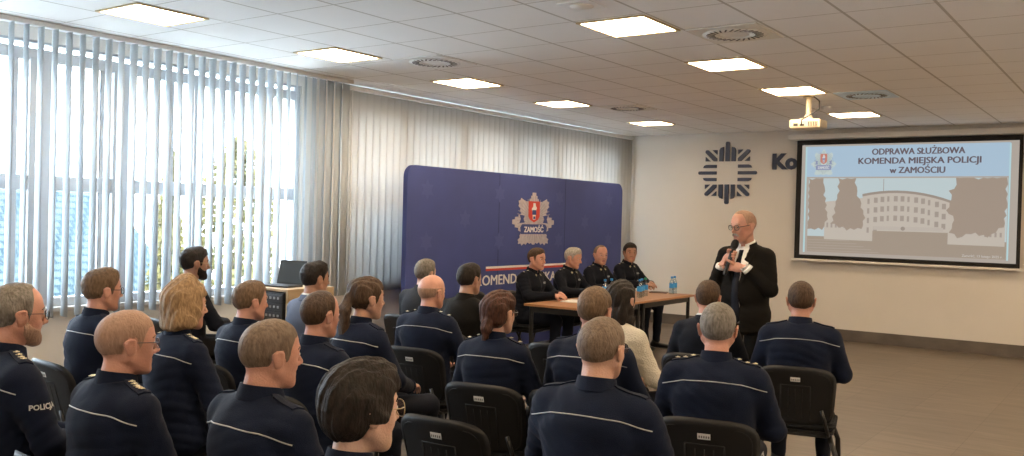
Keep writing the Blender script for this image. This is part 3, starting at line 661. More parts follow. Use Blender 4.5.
# ================================================================ EQUIPMENT RACK AND LAPTOP
t = empty('equipment_rack', (5.52, 6.36, 0)); tag(t, 'black and wood equipment rack by the window with amplifiers', 'equipment rack')
WD = mat('rack_wood', (.42, .30, .17), .5, noise=.12, nscale=6, stretch=(1, 1, 5))
b = MB(); b.bx(-.26, .28, -.26, -.235, .08, .985, .003); b.bx(-.26, .28, .235, .26, .08, .985, .003); b.bx(-.26, .28, -.235, .235, .96, .985, .003); b.bx(-.26, .28, -.235, .235, .08, .105); b.bx(.26, .28, -.235, .235, .105, .96); b.bx(-.26, .26, -.235, .235, .60, .62); b.build('cabinet', WD, t)
b = MB(); b.bx(-.275, .25, -.225, .225, .63, .95, .004); b.build('rack_case', PLAST, t)
AMP = mat('amp_face', (.03, .03, .033), .35); KNB = mat('knob_silver', (.45, .45, .45), .3, metal=.7)
for i in range(4):
    b = MB(); z = .64 + i * .076; b.bx(-.283, -.2755, -.215, .215, z, z + .068, .002); a = b.build('amplifier', AMP, t)
    k = MB(); 
    for j in range(7): y = -.18 + j * .05; k.bx(-.290, -.2835, y, y + .022, z + .026, z + .046, .001)
    k.bx(-.2845, -.2835, .15, .20, z + .03, z + .05); k.build('knobs', KNB, a)
b = MB(); b.bx(-.27, .20, -.2, .2, .12, .50, .01); b.build('lower_case', PLAST, t)
for sx in (-.22, .24):
    for sy in (-.22, .22):
        b = MB(); b.lathe([(.0, 0.001), (.02, .001), (.022, .04), (.012, .08), (0, .08)], (sx, sy, 0), 12, cap=False); b.build('caster', TUBE, t, True)
t = empty('laptop', (5.43, 6.38, .9855), .0); t.scale = (.84, .84, .84); t.rotation_euler = (0, 0, 3.3); tag(t, 'open black laptop with a blank grey screen on the equipment rack', 'laptop')
LPT = mat('laptop_black', (.02, .02, .022), .6)
b = MB(); b.bx(-.13, .12, -.18, .18, 0, .02, .004); b.build('base', LPT, t)
b = MB(); b.bx(-.10, .03, -.155, .155, .0202, .022); b.build('keyboard', mat('keys', (.015, .015, .015), .6), t)
M = Matrix.Translation((-.135, 0, .018)) @ Matrix.Rotation(-.22, 4, 'Y')
b = MB(); b.bx(-.006, .006, -.18, .18, 0, .26, .003); b.v = [tuple(M @ Vector(v)) for v in b.v]; l = b.build('lid', LPT, t)
b = MB(); b.bx(.0062, .0072, -.165, .165, .018, .245); b.v = [tuple(M @ Vector(v)) for v in b.v]; b.build('display', mat('display_grey', (.06, .07, .075), .8, spec=.1), l)

# ================================================================ CHAIRS
def chair_proto():
    t = empty('office_chair', (0, 0, 0)); tag(t, 'x', 'chair', 'black padded audience chairs')
    def slab(y_half, z0, z1, th0, th1, nm, m, n_=5.0):
        nu, nv = 24, 20; F = []; Bk = []
        for j in range(nv + 1):
            vv = -1 + 2 * j / nv
            for i in range(nu + 1):
                u = -1 + 2 * i / nu
                mx = max(abs(u), abs(vv)); r = (abs(u) ** n_ + abs(vv) ** n_) ** (1 / n_) if mx > 0 else 1
                k = mx / r if r > 0 else 1
                y = u * k * y_half * (1 - .11 * (1 - (vv * k + 1) / 2)); z = (z0 + z1) / 2 + vv * k * (z1 - z0) / 2 + .010 * (1 - u * u) * max(0, vv)
                s = (z - .50) / .34; x = -.205 - .075 * s - .02 * s * s + .040 * (u * k) ** 2
                e = min(1, (1 - mx) * 9) ** .5
                F.append((x + th0 * e, y, z)); Bk.append((x - th1 * e, y, z))
        n = len(F); W = nu + 1; fs = []
        for j in range(nv):
            for i in range(nu):
                q = (j * W + i, j * W + i + 1, (j + 1) * W + i + 1, (j + 1) * W + i); fs.append(q); fs.append(tuple(k + n for k in q[::-1]))
        b = MB(); b.add(F + Bk, fs); me = b.mesh(nm, True)
        bm = bmesh.new(); bm.from_mesh(me); bmesh.ops.remove_doubles(bm, verts=bm.verts, dist=.0006); bm.to_mesh(me); bm.free()
        return link(nm, me, t, m)
    slab(.222, .465, .792, .028, .0, 'backrest', UPH)
    sh = slab(.238, .445, .808, .006, .016, 'back_shell', PLAST)
    bv = BVHTree.FromPolygons([v.co for v in sh.data.vertices], [p.vertices[:] for p in sh.data.polygons])
    def on(y, z, off):
        h = bv.ray_cast(Vector((-1, y, z)), Vector((1, 0, 0)))[0]; return Vector((h.x - off, y, z)) if h else Vector((-.3, y, z))
    b = MB()      # raised frame and ribs on the rear of the shell
    for y in (-.085, .085): b.tube([on(y, z, .0) for z in (.49, .55, .62, .70)], .0035, 6)
    b.tube([on(y, .70, .0) for y in (-.085, -.04, .0, .04, .085)], .0035, 6)
    for y in (-.04, 0, .04): b.tube([on(y, z, .0) for z in (.50, .56, .62, .68)], .0025, 6)
    b.tube([on(y, z, .0) for y, z in rrect(-.198, .198, .475, .775, .06, 5)], .0028, 6, closed=True)
    b.build('ribs', PLAST, sh, True)
    b = MB(); pts = [on(y, z, .0015) for y, z in ((-.028, .725), (.028, .725), (.028, .752), (-.028, .752))]; b.add([p - Vector((.0, 0, 0)) for p in pts] + [p - Vector((.0012, 0, 0)) for p in pts], [(0, 1, 2, 3), (7, 6, 5, 4), (0, 4, 5, 1), (1, 5, 6, 2), (2, 6, 7, 3), (3, 7, 4, 0)]); l = b.build('label_sticker', LABEL, t)
    k = MB()
    for i in range(5): y = .022 - i * .010; p = on(y, .742, .0030); k.add([p + Vector(d) for d in ((0, 0, 0), (0, -.006, 0), (0, -.006, -.010), (0, 0, -.010), (-.0004, 0, 0), (-.0004, -.006, 0), (-.0004, -.006, -.010), (-.0004, 0, -.010))], [(0, 1, 2, 3), (7, 6, 5, 4), (0, 4, 5, 1), (1, 5, 6, 2), (2, 6, 7, 3), (3, 7, 4, 0)])
    k.build('printed_marks', INK, l)
    b = MB(); b.prism(rrect(-.215, .235, -.232, .232, .07), Matrix.Translation((0, 0, .425)), .05)
    me = b.mesh('seat'); bm = bmesh.new(); bm.from_mesh(me); bmesh.ops.bevel(bm, geom=[e for e in bm.edges if len(e.link_faces) == 2 and e.calc_face_angle(0) > 1], offset=.018, segments=3, affect='EDGES'); bm.to_mesh(me); bm.free()
    link('seat', me, t, UPH)
    b = MB(); b.prism(rrect(-.205, .225, -.222, .222, .06), Matrix.Translation((0, 0, .408)), .017); b.build('seat_pan', PLAST, t)
    for s in (-1, 1):
        b = MB(); b.tube([(.27, s * .245, .001), (.235, s * .235, .30), (.205, s * .20, .395)], .0125, 10, sq=(1.25, .8)); b.build('leg', TUBE, t, True)
        b = MB(); b.tube([(-.30, s * .245, .001), (-.235, s * .235, .30), (-.19, s * .20, .395)], .0125, 10, sq=(1.25, .8)); b.build('leg', TUBE, t, True)
    b = MB()
    for s in (-1, 1): b.tube([(.20, s * .19, .398), (-.19, s * .19, .398), (-.235, s * .19, .42), (-.25, s * .17, .50), (-.255, s * .15, .56)], .011, 8)
    b.tube([(.20, -.19, .398), (.20, .19, .398)], .011, 8); b.tube([(-.19, -.19, .398), (-.19, .19, .398)], .011, 8); b.build('frame', TUBE, t, True)
    return t
CHAIR0 = chair_proto(); CH_USED = [False]
def chair(x, y, rz, label, z=0):
    if not CH_USED[0]: o = CHAIR0; CH_USED[0] = True
    else: o = copy_tree(CHAIR0)
    o.location = (x, y, z); o.rotation_euler = (0, 0, rz); o['label'] = label; return o

# ================================================================ PEOPLE
# knots of the hair boundary: height above which hair grows, along the head from nape (x<0) to forehead (x>0), head-local metres
HX = [-.13, -.06, -.040, -.030, -.018, .008, .020, .030, .042, .060, .090]
HZ = {'short': [-.078, -.072, -.050, -.015, .022, .022, -.022, -.012, .032, .056, .066],
      'high':  [-.070, -.064, -.045, -.010, .024, .024, -.015, .000, .045, .080, .092],
      'recede': [-.075, -.068, -.048, -.012, .022, .022, -.018, .006, .060, .093, .110],
      'full':  [-.085, -.080, -.065, -.040, -.005, .004, -.030, -.015, .028, .046, .054]}
def head_prims(F, T, core=False, wid=1.0):
    """skull, jaw, nose, ears... T maps head-local points and directions; core leaves off nose, lips and ears"""
    P = lambda x, y, z: T(x, y * wid, z)
    D = lambda x, y, z: T(x, y, z, True)
    Y = D(0, 1, 0)
    F.seg(P(-.020, 0, .026), P(-.004, 0, .030), (.0765 * wid, .088, .094), (.0745 * wid, .088, .090), .02, D(0, 1, 0))
    F.seg(P(.022, 0, .040), P(.026, 0, .020), (.058 * wid, .062, .060), k=.03, side=Y)        # forehead
    F.seg(P(.022, 0, -.010), P(.030, 0, -.070), (.062 * wid, .060, .05), (.044 * wid, .050, .045), .025, Y)
    for s in (-1, 1):
        F.seg(P(-.008, s * .056, -.045), P(.058, s * .018, -.100), .020, .016, .025)      # jaw line
        F.seg(P(.040, s * .030, -.052), P(.050, s * .020, -.082), .026, .022, .02)
        if core: continue
        F.seg(P(.056, s * .042, -.028), P(.066, s * .030, -.040), .016, .013, .02)         # cheek
    F.seg(P(.066, 0, -.098), P(.069, 0, -.104), (.020, .014, .014), k=.015, side=Y)        # chin
    if core: return
    F.seg(P(.079, -.030, .020), P(.079, .030, .020), .0095, k=.014)                           # brow
    for s in (-1, 1): F.seg(P(.100, s * .032, .000), P(.098, s * .036, .000), .0165, k=.012, op='s')
    for s in (-1, 1): F.seg(P(.074, s * .032, .001), P(.0745, s * .033, .001), .0125, k=.005)
    F.seg(P(.084, 0, .010), P(.106, 0, -.032), .0075, .0105, .010)                            # nose
    for s in (-1, 1): F.seg(P(.095, s * .010, -.037), P(.088, s * .013, -.038), .0075, k=.006)
    F.seg(P(.072, -.021, -.067), P(.072, .021, -.067), .0075, k=.008); F.seg(P(.0815, -.008, -.0635), P(.0815, .008, -.0635), .0052, k=.006)
    F.seg(P(.079, -.011, -.0745), P(.079, .011, -.0745), .0058, k=.006)
    for s in (-1, 1):                                                                          # ears
        F.seg(P(-.010, s * .080, -.022), P(-.016, s * .086, .010), (.020, .0065, .014), (.024, .0065, .016), .006, D(1, 0, .15))
        F.seg(P(-.008, s * .092, -.002), P(-.010, s * .092, .006), (.012, .004, .01), k=.004, side=D(1, 0, 0), op='s')

def face_zones(s):
    return None

def hand(F, W, d, n, side, curl=.35, sc=1.0, spread=.12):
    """palm and five fingers; W wrist, d direction, n back-of-hand normal, side toward the thumb"""
    W = np.array(W, float); d = np.array(d, float) / np.linalg.norm(d); n = np.array(n, float); n -= d * (n @ d); n /= np.linalg.norm(n)
    side = np.array(side, float); side -= d * (side @ d); side -= n * (side @ n); side /= np.linalg.norm(side)
    F.seg(W - d * .01, W + d * .075 * sc, (.026 * sc, .018 * sc), (.039 * sc, .0135 * sc), .015, side)
    for i, (o, L) in enumerate(((.029, .070), (.010, .078), (-.010, .072), (-.028, .056))):
        p = W + d * (.078 - .004 * abs(i - 1)) * sc + side * o * sc; a = 0
        dd = d + side * (o * spread / .03)
        for j, (fr, r) in enumerate(((.45, .0090), (.30, .0082), (.25, .0072))):
            a += curl * (1 + .15 * i) * (.7 if j == 0 else 1)
            v = dd * math.cos(a) - n * math.sin(a); v /= np.linalg.norm(v); q = p + v * L * fr * sc
            F.seg(p, q, r * sc, r * .93 * sc, .004); p = q
    p = W + d * .022 * sc + side * .026 * sc - n * .004
    v = d * .62 + side * .72 - n * .25; v /= np.linalg.norm(v); q = p + v * .042 * sc; F.seg(p, q, .0125 * sc, .0105 * sc, .010)
    v = d * .85 + side * .30 - n * .4; v /= np.linalg.norm(v); F.seg(q, q + v * .032 * sc, .0103 * sc, .0085 * sc, .004)

def grip(F, P, A, W, sgn, r=.021):
    """hand closed around a rod through P with direction A, coming from wrist W"""
    P = np.array(P, float); A = np.array(A, float) / np.linalg.norm(A); W = np.array(W, float)
    e = W - P; e -= A * (e @ A); e /= np.linalg.norm(e); t = np.cross(A, e) * sgn
    c = P + e * (r + .016)
    F.seg(W, c + (W - c) * .35, (.024, .020), (.034, .017), .02, A); F.seg(c + (W - c) * .35, c, (.034, .017), (.036, .014), .02, A)
    for i, o in enumerate((.030, .010, -.010, -.029)):
        R = r + .009; L = (1.02, 1.1, 1.05, .88)[i]; prev = None
        for a in (0, .75, 1.5, 2.3, 3.1):
            a *= L; p = P + A * o + (e * math.cos(a) + t * math.sin(a)) * R
            if prev is not None: F.seg(prev, p, .0092, .0086, .004)
            prev = p
    p = c + A * .018 - t * .014; q = P + A * .030 - t * (r + .009) + e * .010; F.seg(p, q, .012, .0105, .01); F.seg(q, P + A * .034 - e * .016 - t * (r + .006), .0100, .0085, .004)

def rotz(a): c, s = math.cos(a), math.sin(a); return np.array([[c, -s, 0], [s, c, 0], [0, 0, 1]])
def roty(a): c, s = math.cos(a), math.sin(a); return np.array([[c, 0, s], [0, 1, 0], [-s, 0, c]])
def rotx(a): c, s = math.cos(a), math.sin(a); return np.array([[1, 0, 0], [0, c, -s], [0, s, c]])

def person(px, py, rz, htop, label, name='person', group=None, pose='sit', arms='lap', hyaw=0, hpitch=0, hroll=0, w=1.0, belly=0.0,
           sk='fair', hair='short', hc='grey', ht=.006, top='uniform', topm=None, female=False, glasses=None, epaul=0, res=.006, cres=.010,
           lean=0.0, headw=1.0, moustache=False, beard=None, nametag=False, collar=True, scale=None, back_text=None, neck=1.0, wcol=True, seedn=0):
    sit = pose == 'sit'
    H0 = 1.30 if sit else 1.76
    S = scale or htop / H0
    root = empty(name, (px, py, 0), rz); tag(root, label, 'person', group)
    ph = seedn * 1.7
    # ---- skeleton
    if sit:
        J = dict(pel=(0, 0, .545), wai=(-.020, 0, .72), che=(-.005, 0, .89), nb=(.0, 0, 1.035), hd=(.040, 0, 1.182), sh=(-.004, .168, .968), hip=(.02, .092, .55), kn=(.44, .13, .535), an=(.41, .145, .10))
        if arms == 'lap': J.update(el=(.06, .245, .735), wr=(.285, .115, .668))
        elif arms == 'table': J.update(el=(.13, .25, .80), wr=(.36, .075, .795))
        elif arms == 'fold': J.update(el=(.10, .24, .745), wr=(.27, .05, .72))
        zb = .50
    else:
        J = dict(pel=(0, 0, .96), wai=(-.01, 0, 1.13), che=(0, 0, 1.32), nb=(-.005, 0, 1.487), hd=(.035, 0, 1.642), sh=(0, .178, 1.435), hip=(0, .088, .93), kn=(.015, .10, .50), an=(-.01, .105, .10))
        J.update(sh=(0, .158, 1.412), el=(.04, .215, 1.16), wr=(.135, .075, 1.315)); zb = .78
    J = {k: np.array(v, float) for k, v in J.items()}
    if lean:
        R = roty(lean); o = J['pel'].copy()
        for k in ('wai', 'che', 'nb', 'hd', 'sh', 'el'): J[k] = o + R @ (J[k] - o)
    mir = lambda v, s: (v * np.array([1, s, 1.0])) if not (arms == 'mic' and s < 0) else (np.array([.115, -.150, 1.325]) if v is J['wr'] else (np.array([.06, -.215, 1.16]) if v is J['el'] else v * np.array([1, s, 1.0])))
    HRm = rotz(hyaw) @ roty(hpitch) @ rotx(hroll)
    hd = J['hd']; piv = J['nb'] + np.array([-.015, 0, .03])
    hp = piv + (HRm @ (hd - piv)) * .45 + (hd - piv) * .55
    def T(x, y, z, d=False):
        v = HRm @ np.array([x, y, z]); return v if d else v + hp
    TM = np.eye(4); TM[:3, :3] = HRm; TM[:3, 3] = hp
    # ---- torso and arms used by body core and by the garment
    ww = w * (.90 if female else 1.0)
    def torso(F, o, arm=True, k=.04):
        Y = (0, 1, 0)
        pel, wai, che, nb, sh = J['pel'], J['wai'], J['che'], J['nb'], J['sh']
        F.seg(pel, wai, (.178 * w + o, .130 + belly * .5 + o, .10 + o), (.158 * ww + o, .118 + belly + o, .10), k, Y)
        F.seg(wai, che, (.158 * ww + o, .118 + belly + o, .10), (.180 * ww + o, .122 + belly * .4 + o, .10), k, Y)
        F.seg(che, che + (nb - che) * .55, (.180 * ww + o, .122 + o, .10), (.150 * ww + o, .092 + o, .07), k, Y)
        if belly: F.seg(wai + [.05, 0, -.02], wai + [.05, 0, .04], (.12 * w + o, .09 + belly + o, .09), k=.05, side=Y)
        if female:
            for s in (-1, 1): F.seg(che + [.085, s * .075, -.01], che + [.09, s * .075, -.02], .055 + o * .5, k=.04)
        F.seg(che + [-.055, 0, .04], che + [-.05, 0, -.06], (.13 * ww + o, .065 + o, .08), k=.05, side=Y)
        for s in (-1, 1):
            S_ = mir(sh, s) * np.array([1, ww, 1])
            F.seg(nb + [-.012, s * .02, -.028], S_ + [-.004, -s * .02, .004], .052 + o, .046 + o, .05)
            if arm:
                E_l = mir(J['el'], s) * np.array([1, (ww + 1) / 2, 1]); W_ = mir(J['wr'], s)
                if pose == 'mic': pass
                F.seg(S_ + [0, 0, -.012], E_l, .057 * (ww + .1) / 1.1 + o, .048 + o, .035)
                F.seg(E_l, W_, .050 + o, .036 + o * .7, .02)
    def thighs(F, o, k=.03):
        for s in (-1, 1):
            h_, kn, an = mir(J['hip'], s), mir(J['kn'], s), mir(J['an'], s)
            F.seg(h_, kn, .085 + o, .062 + o, k); F.seg(kn, an, .060 + o, .040 + o * 1.4, .015)
        F.seg(J['pel'] + [0, -.07, .0], J['pel'] + [0, .07, .0], (.11 + o), k=.04)
    # ---- the body, one continuous surface
    h = res / S
    lo, hi = np.array([-.30, -.40, 0.0]), np.array([.75, .40, (1.36 if sit else 1.80)])
    if not sit: hi[0] = .50
    B = Field(lo, hi, h)
    torso(B, -.018); thighs(B, -.014)
    for s in (-1, 1):
        an = mir(J['an'], s); B.seg(an + [-.02, 0, -.055], an + [.13, s * .01, -.072], (.03, .026), (.032, .018), .03)
    nk = .054 * neck * (.84 if female else 1.0)
    B.seg(J['nb'] + [-.02, 0, -.05], T(-.022, 0, -.045), (nk * 1.06, nk * 1.04), (nk, nk), .03)
    head_prims(B, T, wid=headw)
    if beard is not None: B.seg(T(.045, 0, -.085), T(.062, 0, -.100), .026, .02, .02)
    if arms == 'mic':
        MP = np.array([.160, -.050, 1.405]); MA = np.array([-.045, .045, .195]); MA /= np.linalg.norm(MA)
    for s in (-1, 1):
        W_ = mir(J['wr'], s); fd = W_ - mir(J['el'], s); fd /= np.linalg.norm(fd)
        if arms == 'lap': hand(B, W_ + fd * .005, fd * np.array([1, .7, .4]) , (.0, s * .12, 1), (0, -s, 0), .42)
        elif arms == 'fold': hand(B, W_ + fd * .005, (.35, -s * .8, -.1), (.2, s * .1, 1), (.8, 0, .1), .45)
        elif arms == 'table': hand(B, W_ + [.0, 0, .002 + (.016 if s > 0 else 0)], (.62, -s * .62, -.05), (.25, s * .25, .9), (.6, -s * .2, .5), .55, 1.05)
        else: grip(B, MP + MA * (.010 if s < 0 else -.070), MA, W_, s)
    skm = [SK[sk], LIP]
    iM = HRm.T
    def zone(c):
        q = (c - hp) @ HRm      # head-local
        return (q[:, 0] > .071) & (np.abs(q[:, 1]) < .023 - .9 * np.abs(q[:, 2] + .069)) & (np.abs(q[:, 2] + .069) < .011)
    body = link('body', B.mesh('body', S, zones=zone), root, skm)
    del B
    # ---- eyes and brows
    for s in (-1, 1):
        e = MB(); vs = []; fs = []; n1, n2 = 10, 8; c = (.0765, s * .0325 * headw, .0015); r = .0130
        for i in range(n2 + 1):
            th = .95 * i / n2 * PI / 2
            for j in range(n1): a = 2 * PI * j / n1; vs.append((c[0] + r * math.cos(th), c[1] + r * math.sin(th) * math.cos(a), c[2] + r * .52 * math.sin(th) * math.sin(a)))
        mi = []
        for i in range(n2):
            for j in range(n1): fs.append((i * n1 + j, i * n1 + (j + 1) % n1, (i + 1) * n1 + (j + 1) % n1, (i + 1) * n1 + j)); mi.append(1 if i < 4 else 0)
        e.add([np.array(T(*v)) * S for v in vs], fs); e.mi = mi; e.build('eye', [EYEW, IRIS], root, True)
    HM = HR[hc]
    for s in (-1, 1):
        e = MB(); e.tube([T(.0895, s * .013, .0215), T(.0895, s * .026, .0265), T(.083, s * .041, .0255), T(.074, s * .051, .020)], [.0028, .0042, .0036, .0018], 6, sq=(1, 1))
        e.v = [tuple(np.array(v) * S) for v in e.v]; e.build('eyebrow', HM, root, True)
    if moustache:
        e = MB()
        for s in (-1, 1): e.tube([T(.094, 0, -.052), T(.094, s * .012, -.054), T(.087, s * .024, -.062), T(.078, s * .031, -.071)], [.006, .0078, .007, .003], 8)
        e.v = [tuple(np.array(v) * S) for v in e.v]; e.build('moustache', HR['silver'], root, True)
    # ---- hair
    long = female
    hh = min(.005, res * .8) if res < .0065 else .006
    if hair is not None:
        Fh = Field((-.20, -.15, -.38 if long else -.12), (.13, .15, .17), hh)
        L_ = lambda x, y, z, d=False: np.array([x, y, z], float)
        head_prims(Fh, L_, core=True, wid=headw)
        X, Y, Z = Fh.grid()
        base = hair if hair in HZ else ('full' if long else 'short')
        z_b = np.interp(X, HX, HZ[base]).astype(np.float32)
        yy = np.abs(Y)
        if base in ('recede', 'high'): z_b = z_b + np.where(X > .02, np.clip(.045 - np.abs(yy - .045), 0, 1) * .9, 0)
        z_b = z_b + .004 * np.sin(90 * Y + 3 * ph) + .003 * np.sin(150 * X + ph)
        crown = np.clip((Z - .02) / .09, 0, 1); t_ = ht * (.45 + .75 * crown)
        if not long: t_ = t_ * np.clip((Z - z_b) / (.030 + ht * 1.5), .0, 1) + .0006
        if ht > .008: t_ = t_ + ht * .5 * np.clip(X / .06, 0, 1) * crown
        nzv = nz(X, Y, Z, 55, ph) * ht * .16 + nz(X, Y, Z, 130, ph) * ht * .09
        d = np.maximum(Fh.d - t_ - nzv, 0 * Fh.d - 1)
        reg = (z_b - Z) * .8
        if hair == 'balding': reg = np.maximum(reg, (.055 - np.sqrt((X + .045) ** 2 * 1.1 + Y ** 2)) * .5 * np.where(Z > .05, 1, -1)); 
        if hair == 'horseshoe': reg = np.maximum(reg, Z - .035); reg = np.maximum(reg, X - .03)
        kk = .004; hmix = np.clip(.5 - .5 * (d - reg) / kk, 0, 1); d = d + (reg - d) * hmix + kk * hmix * (1 - hmix)
        Fh.d = d.astype(np.float32)
        Y_ = (0, 1, 0)
        if hair == 'bob':
            for s in (-1, 1):
                Fh.seg((-.02, s * .074, .06), (-.030, s * .086, -.075), (.060, .020, .03), (.058, .022, .03), .02, (1, 0, 0))
                Fh.seg((.035, s * .060, .075), (.030, s * .082, -.03), (.022, .013, .02), (.016, .011, .02), .015, (1, 0, 0))
            Fh.seg((-.075, 0, .05), (-.078, 0, -.095), (.080, .040, .04), (.086, .034, .03), .03, Y_)
            Fh.seg((-.03, 0, .095), (-.02, 0, .085), (.078, .085, .045), k=.02, side=Y_)
        if hair == 'pony':
            Fh.seg((-.090, 0, .030), (-.118, 0, .015), .026, .020, .01); Fh.seg((-.118, 0, .015), (-.142, .0, -.06), (.026, .022), (.045, .030), .012, Y_)
            Fh.seg((-.142, 0, -.06), (-.138, .012, -.22), (.045, .030), (.038, .024), .01, Y_); Fh.seg((-.138, .012, -.22), (-.130, .02, -.33), (.038, .024), (.014, .010), .01, Y_)
            Fh.seg((-.06, 0, .06), (-.05, 0, .0), (.078, .052, .05), k=.02, side=Y_)
        if hair == 'lowbun':
            Fh.seg((-.07, 0, .04), (-.06, 0, -.03), (.078, .052, .05), k=.02, side=Y_)
            Fh.seg((-.095, 0, -.045), (-.110, 0, -.075), (.042, .034, .03), (.036, .028, .03), .012, Y_); Fh.seg((-.112, 0, -.08), (-.112, .012, -.16), (.032, .022), (.012, .010), .012, Y_)
        if hair == 'long':
            Fh.seg((-.055, 0, .05), (-.075, 0, -.08), (.074, .048, .05), (.080, .038, .05), .02, Y_); Fh.seg((-.075, 0, -.08), (-.105, 0, -.30), (.080, .034, .04), (.066, .020, .03), .03, Y_)
            for s in (-1, 1): Fh.seg((-.01, s * .064, .05), (-.015, s * .080, -.12), (.036, .013, .03), (.034, .014, .03), .02, (1, 0, 0)); Fh.seg((-.015, s * .080, -.12), (-.02, s * .082, -.27), (.034, .014, .03), (.018, .008, .02), .015, (1, 0, 0))
        if hair == 'pixie':
            Fh.seg((-.050, 0, .035), (-.055, 0, -.02), (.080, .055, .05), k=.03, side=Y_)
            Fh.seg((-.06, 0, -.02), (-.066, 0, -.055), (.058, .034, .03), (.040, .020, .02), .02, Y_)
            for s in (-1, 1): Fh.seg((.0, s * .068, .06), (.004, s * .082, -.005), (.046, .016, .03), (.034, .012, .02), .02, (1, 0, 0))
            Fh.seg((.03, -.03, .088), (.078, .035, .055), (.03, .018), (.022, .012), .02, (0, 0, 1))
        if long:
            Fh.seg((.13, 0, -.03), (.10, 0, -.05), (.050, .07, .05), k=.01, side=Y_, op='s')
            X, Y, Z = Fh.grid()
            Fh.d = (Fh.d + .0022 * np.sin(170 * Y + 5 * np.sin(14 * Z + ph) + 60 * X) + .0012 * np.sin(330 * Y + 9 * np.sin(9 * Z))).astype(np.float32)
        link('hair', Fh.mesh('hair', S, T=TM), root, HM)
        if hair == 'pony' or hair == 'lowbun':
            e = MB(); c = (-.122, 0, .0) if hair == 'pony' else (-.112, 0, -.095); R_ = .024 if hair == 'pony' else .026
            e.tube([T(c[0] + .3 * R_ * math.sin(2 * PI * i / 16) * .6, R_ * math.cos(2 * PI * i / 16), c[2] + R_ * .3 * math.sin(2 * PI * i / 16)) for i in range(16)], .005, 6, closed=True)
            e.v = [tuple(np.array(v) * S) for v in e.v]; e.build('hair_tie', mat('hair_tie_dark', (.06, .015, .02), .6), root, True)
    if beard is not None:
        Fh = Field((-.06, -.10, -.14), (.12, .10, .05), .005)
        head_prims(Fh, lambda x, y, z, d=False: np.array([x, y, z], float), core=True, wid=headw)
        Fh.seg((.045, 0, -.085), (.062, 0, -.100), .026, .02, .02)
        X, Y, Z = Fh.grid(); zt_ = np.interp(X, [-.03, .0, .02, .05, .07, .10], [.02, .005, -.03, -.052, -.050, -.050])
        reg = np.maximum(Z - zt_, -.004 - X + .0 * Z)
        mouth = .016 - np.sqrt((np.abs(Y) * .8) ** 2 + ((Z + .070) * 1.8) ** 2); reg = np.maximum(reg, np.where(X > .05, mouth, -1) * .8)
        bt = .0042 if beard == 'dark' else .0022
        Fh.d = np.maximum(Fh.d - bt - nz(X, Y, Z, 120, 1) * .0008, reg * .8).astype(np.float32)
        link('beard', Fh.mesh('beard', S, T=TM), root, HR[beard])
    if glasses:
        e = MB(); gm = GOLDF if glasses == 'gold' else GLASSF; rr = .0014 if glasses != 'thick' else .0022
        l_ = MB()
        for s in (-1, 1):
            c = (.098, s * .034 * headw, -.002); a_, b_ = (.024, .019) if glasses != 'gold' else (.025, .023)
            ring = []
            for i in range(20):
                t = 2 * PI * i / 20; cx, cz = math.cos(t), math.sin(t); q = 1 / max(abs(cx), abs(cz)) ** .35
                ring.append((c[0] - .30 * (a_ * cx * q * s + .0) ** 1 * .35 if True else 0, c[1] + a_ * cx * q, c[2] + b_ * cz * q))
            e.tube([T(*p) for p in ring], rr, 6, closed=True)
            l_.add([T(*p) for p in ring] + [T(p[0] + .0012, p[1], p[2]) for p in ring], [tuple(range(20)), tuple(range(20, 40))[::-1]] + [(i, (i + 1) % 20, 20 + (i + 1) % 20, 20 + i) for i in range(20)])
            e.tube([T(.092, s * .060 * headw, .004), T(.070, s * .078 * headw, .006), T(.0, s * .084 * headw, .010), T(-.012, s * .086 * headw, .002), T(-.022, s * .085 * headw, -.014)], rr * 1.15, 6)
        e.tube([T(.100, -.011, .002), T(.106, 0, .006), T(.100, .011, .002)], rr, 6)
        e.v = [tuple(np.array(v) * S) for v in e.v]; go = e.build('glasses', gm, root, True)
        l_.v = [tuple(np.array(v) * S) for v in l_.v]; l_.build('lenses', LENS, go)
    # ---- garment
    suit = top == 'suit'
    ch = cres / S
    G = Field(lo, hi, ch)
    o = .006 if top != 'knit' else .004
    torso(G, o)
    if not sit: G.seg(J['pel'] + [0, 0, .02], (0, 0, .84), (.185 * w, .125 + belly, .06), (.190 * w, .130 + belly * .8, .04), .04, (0, 1, 0))
    X, Y, Z = G.grid()
    # wrinkles of the cloth
    mz = np.clip((Z - J['pel'][2]) / .1, 0, 1)
    foldz = np.sin(Z * 62 + 5 * np.sin(7 * Y + ph) + 7 * np.sin(6 * X + 2 * ph)) * (.5 + .5 * np.sin(9 * Y + 4 * Z + ph))
    foldz = 1 - 2 * np.abs(foldz) ** .6
    fa = .0042 if not suit else .0028
    G.d = (G.d + fa * foldz * np.clip(1.1 - (Z - J['pel'][2]) / (.62), .25, 1) + .0035 * nz(X, Y, Z, 19, ph) + .0016 * nz(X, Y, Z, 41, ph + 1)).astype(np.float32)
    for s in (-1, 1):      # open the sleeves and the neck
        W_ = mir(J['wr'], s); fd = W_ - mir(J['el'], s); fd /= np.linalg.norm(fd)
        G.seg(W_ + fd * .035, W_ + fd * .07, .045, .055, .004, op='s')
    if suit: opened = True
    nbp = J['nb']
    G.seg(nbp + [.0, 0, .035], nbp + [.01, 0, .10], .068, .08, .01, op='s')
    TOPM = topm or NAVY
    zl, zh = (.60 if sit else .90), nbp[2] - .02
    if suit:
        wv = np.interp(Z, [zl, zh - .30, zh - .1, zh + .02], [.035 if not sit else .004, .02 if not sit else .004, .034, .058]).astype(np.float32)
        V = np.maximum(np.abs(Y - (0.0)) - wv, -X + .0) * .8
        V = np.maximum(V, zl - Z)
        G.d = np.maximum(G.d, -V).astype(np.float32)
    gar = link('jacket' if (suit or top == 'uniform') else 'sweater', G.mesh('jacket', S), root, TOPM); del G
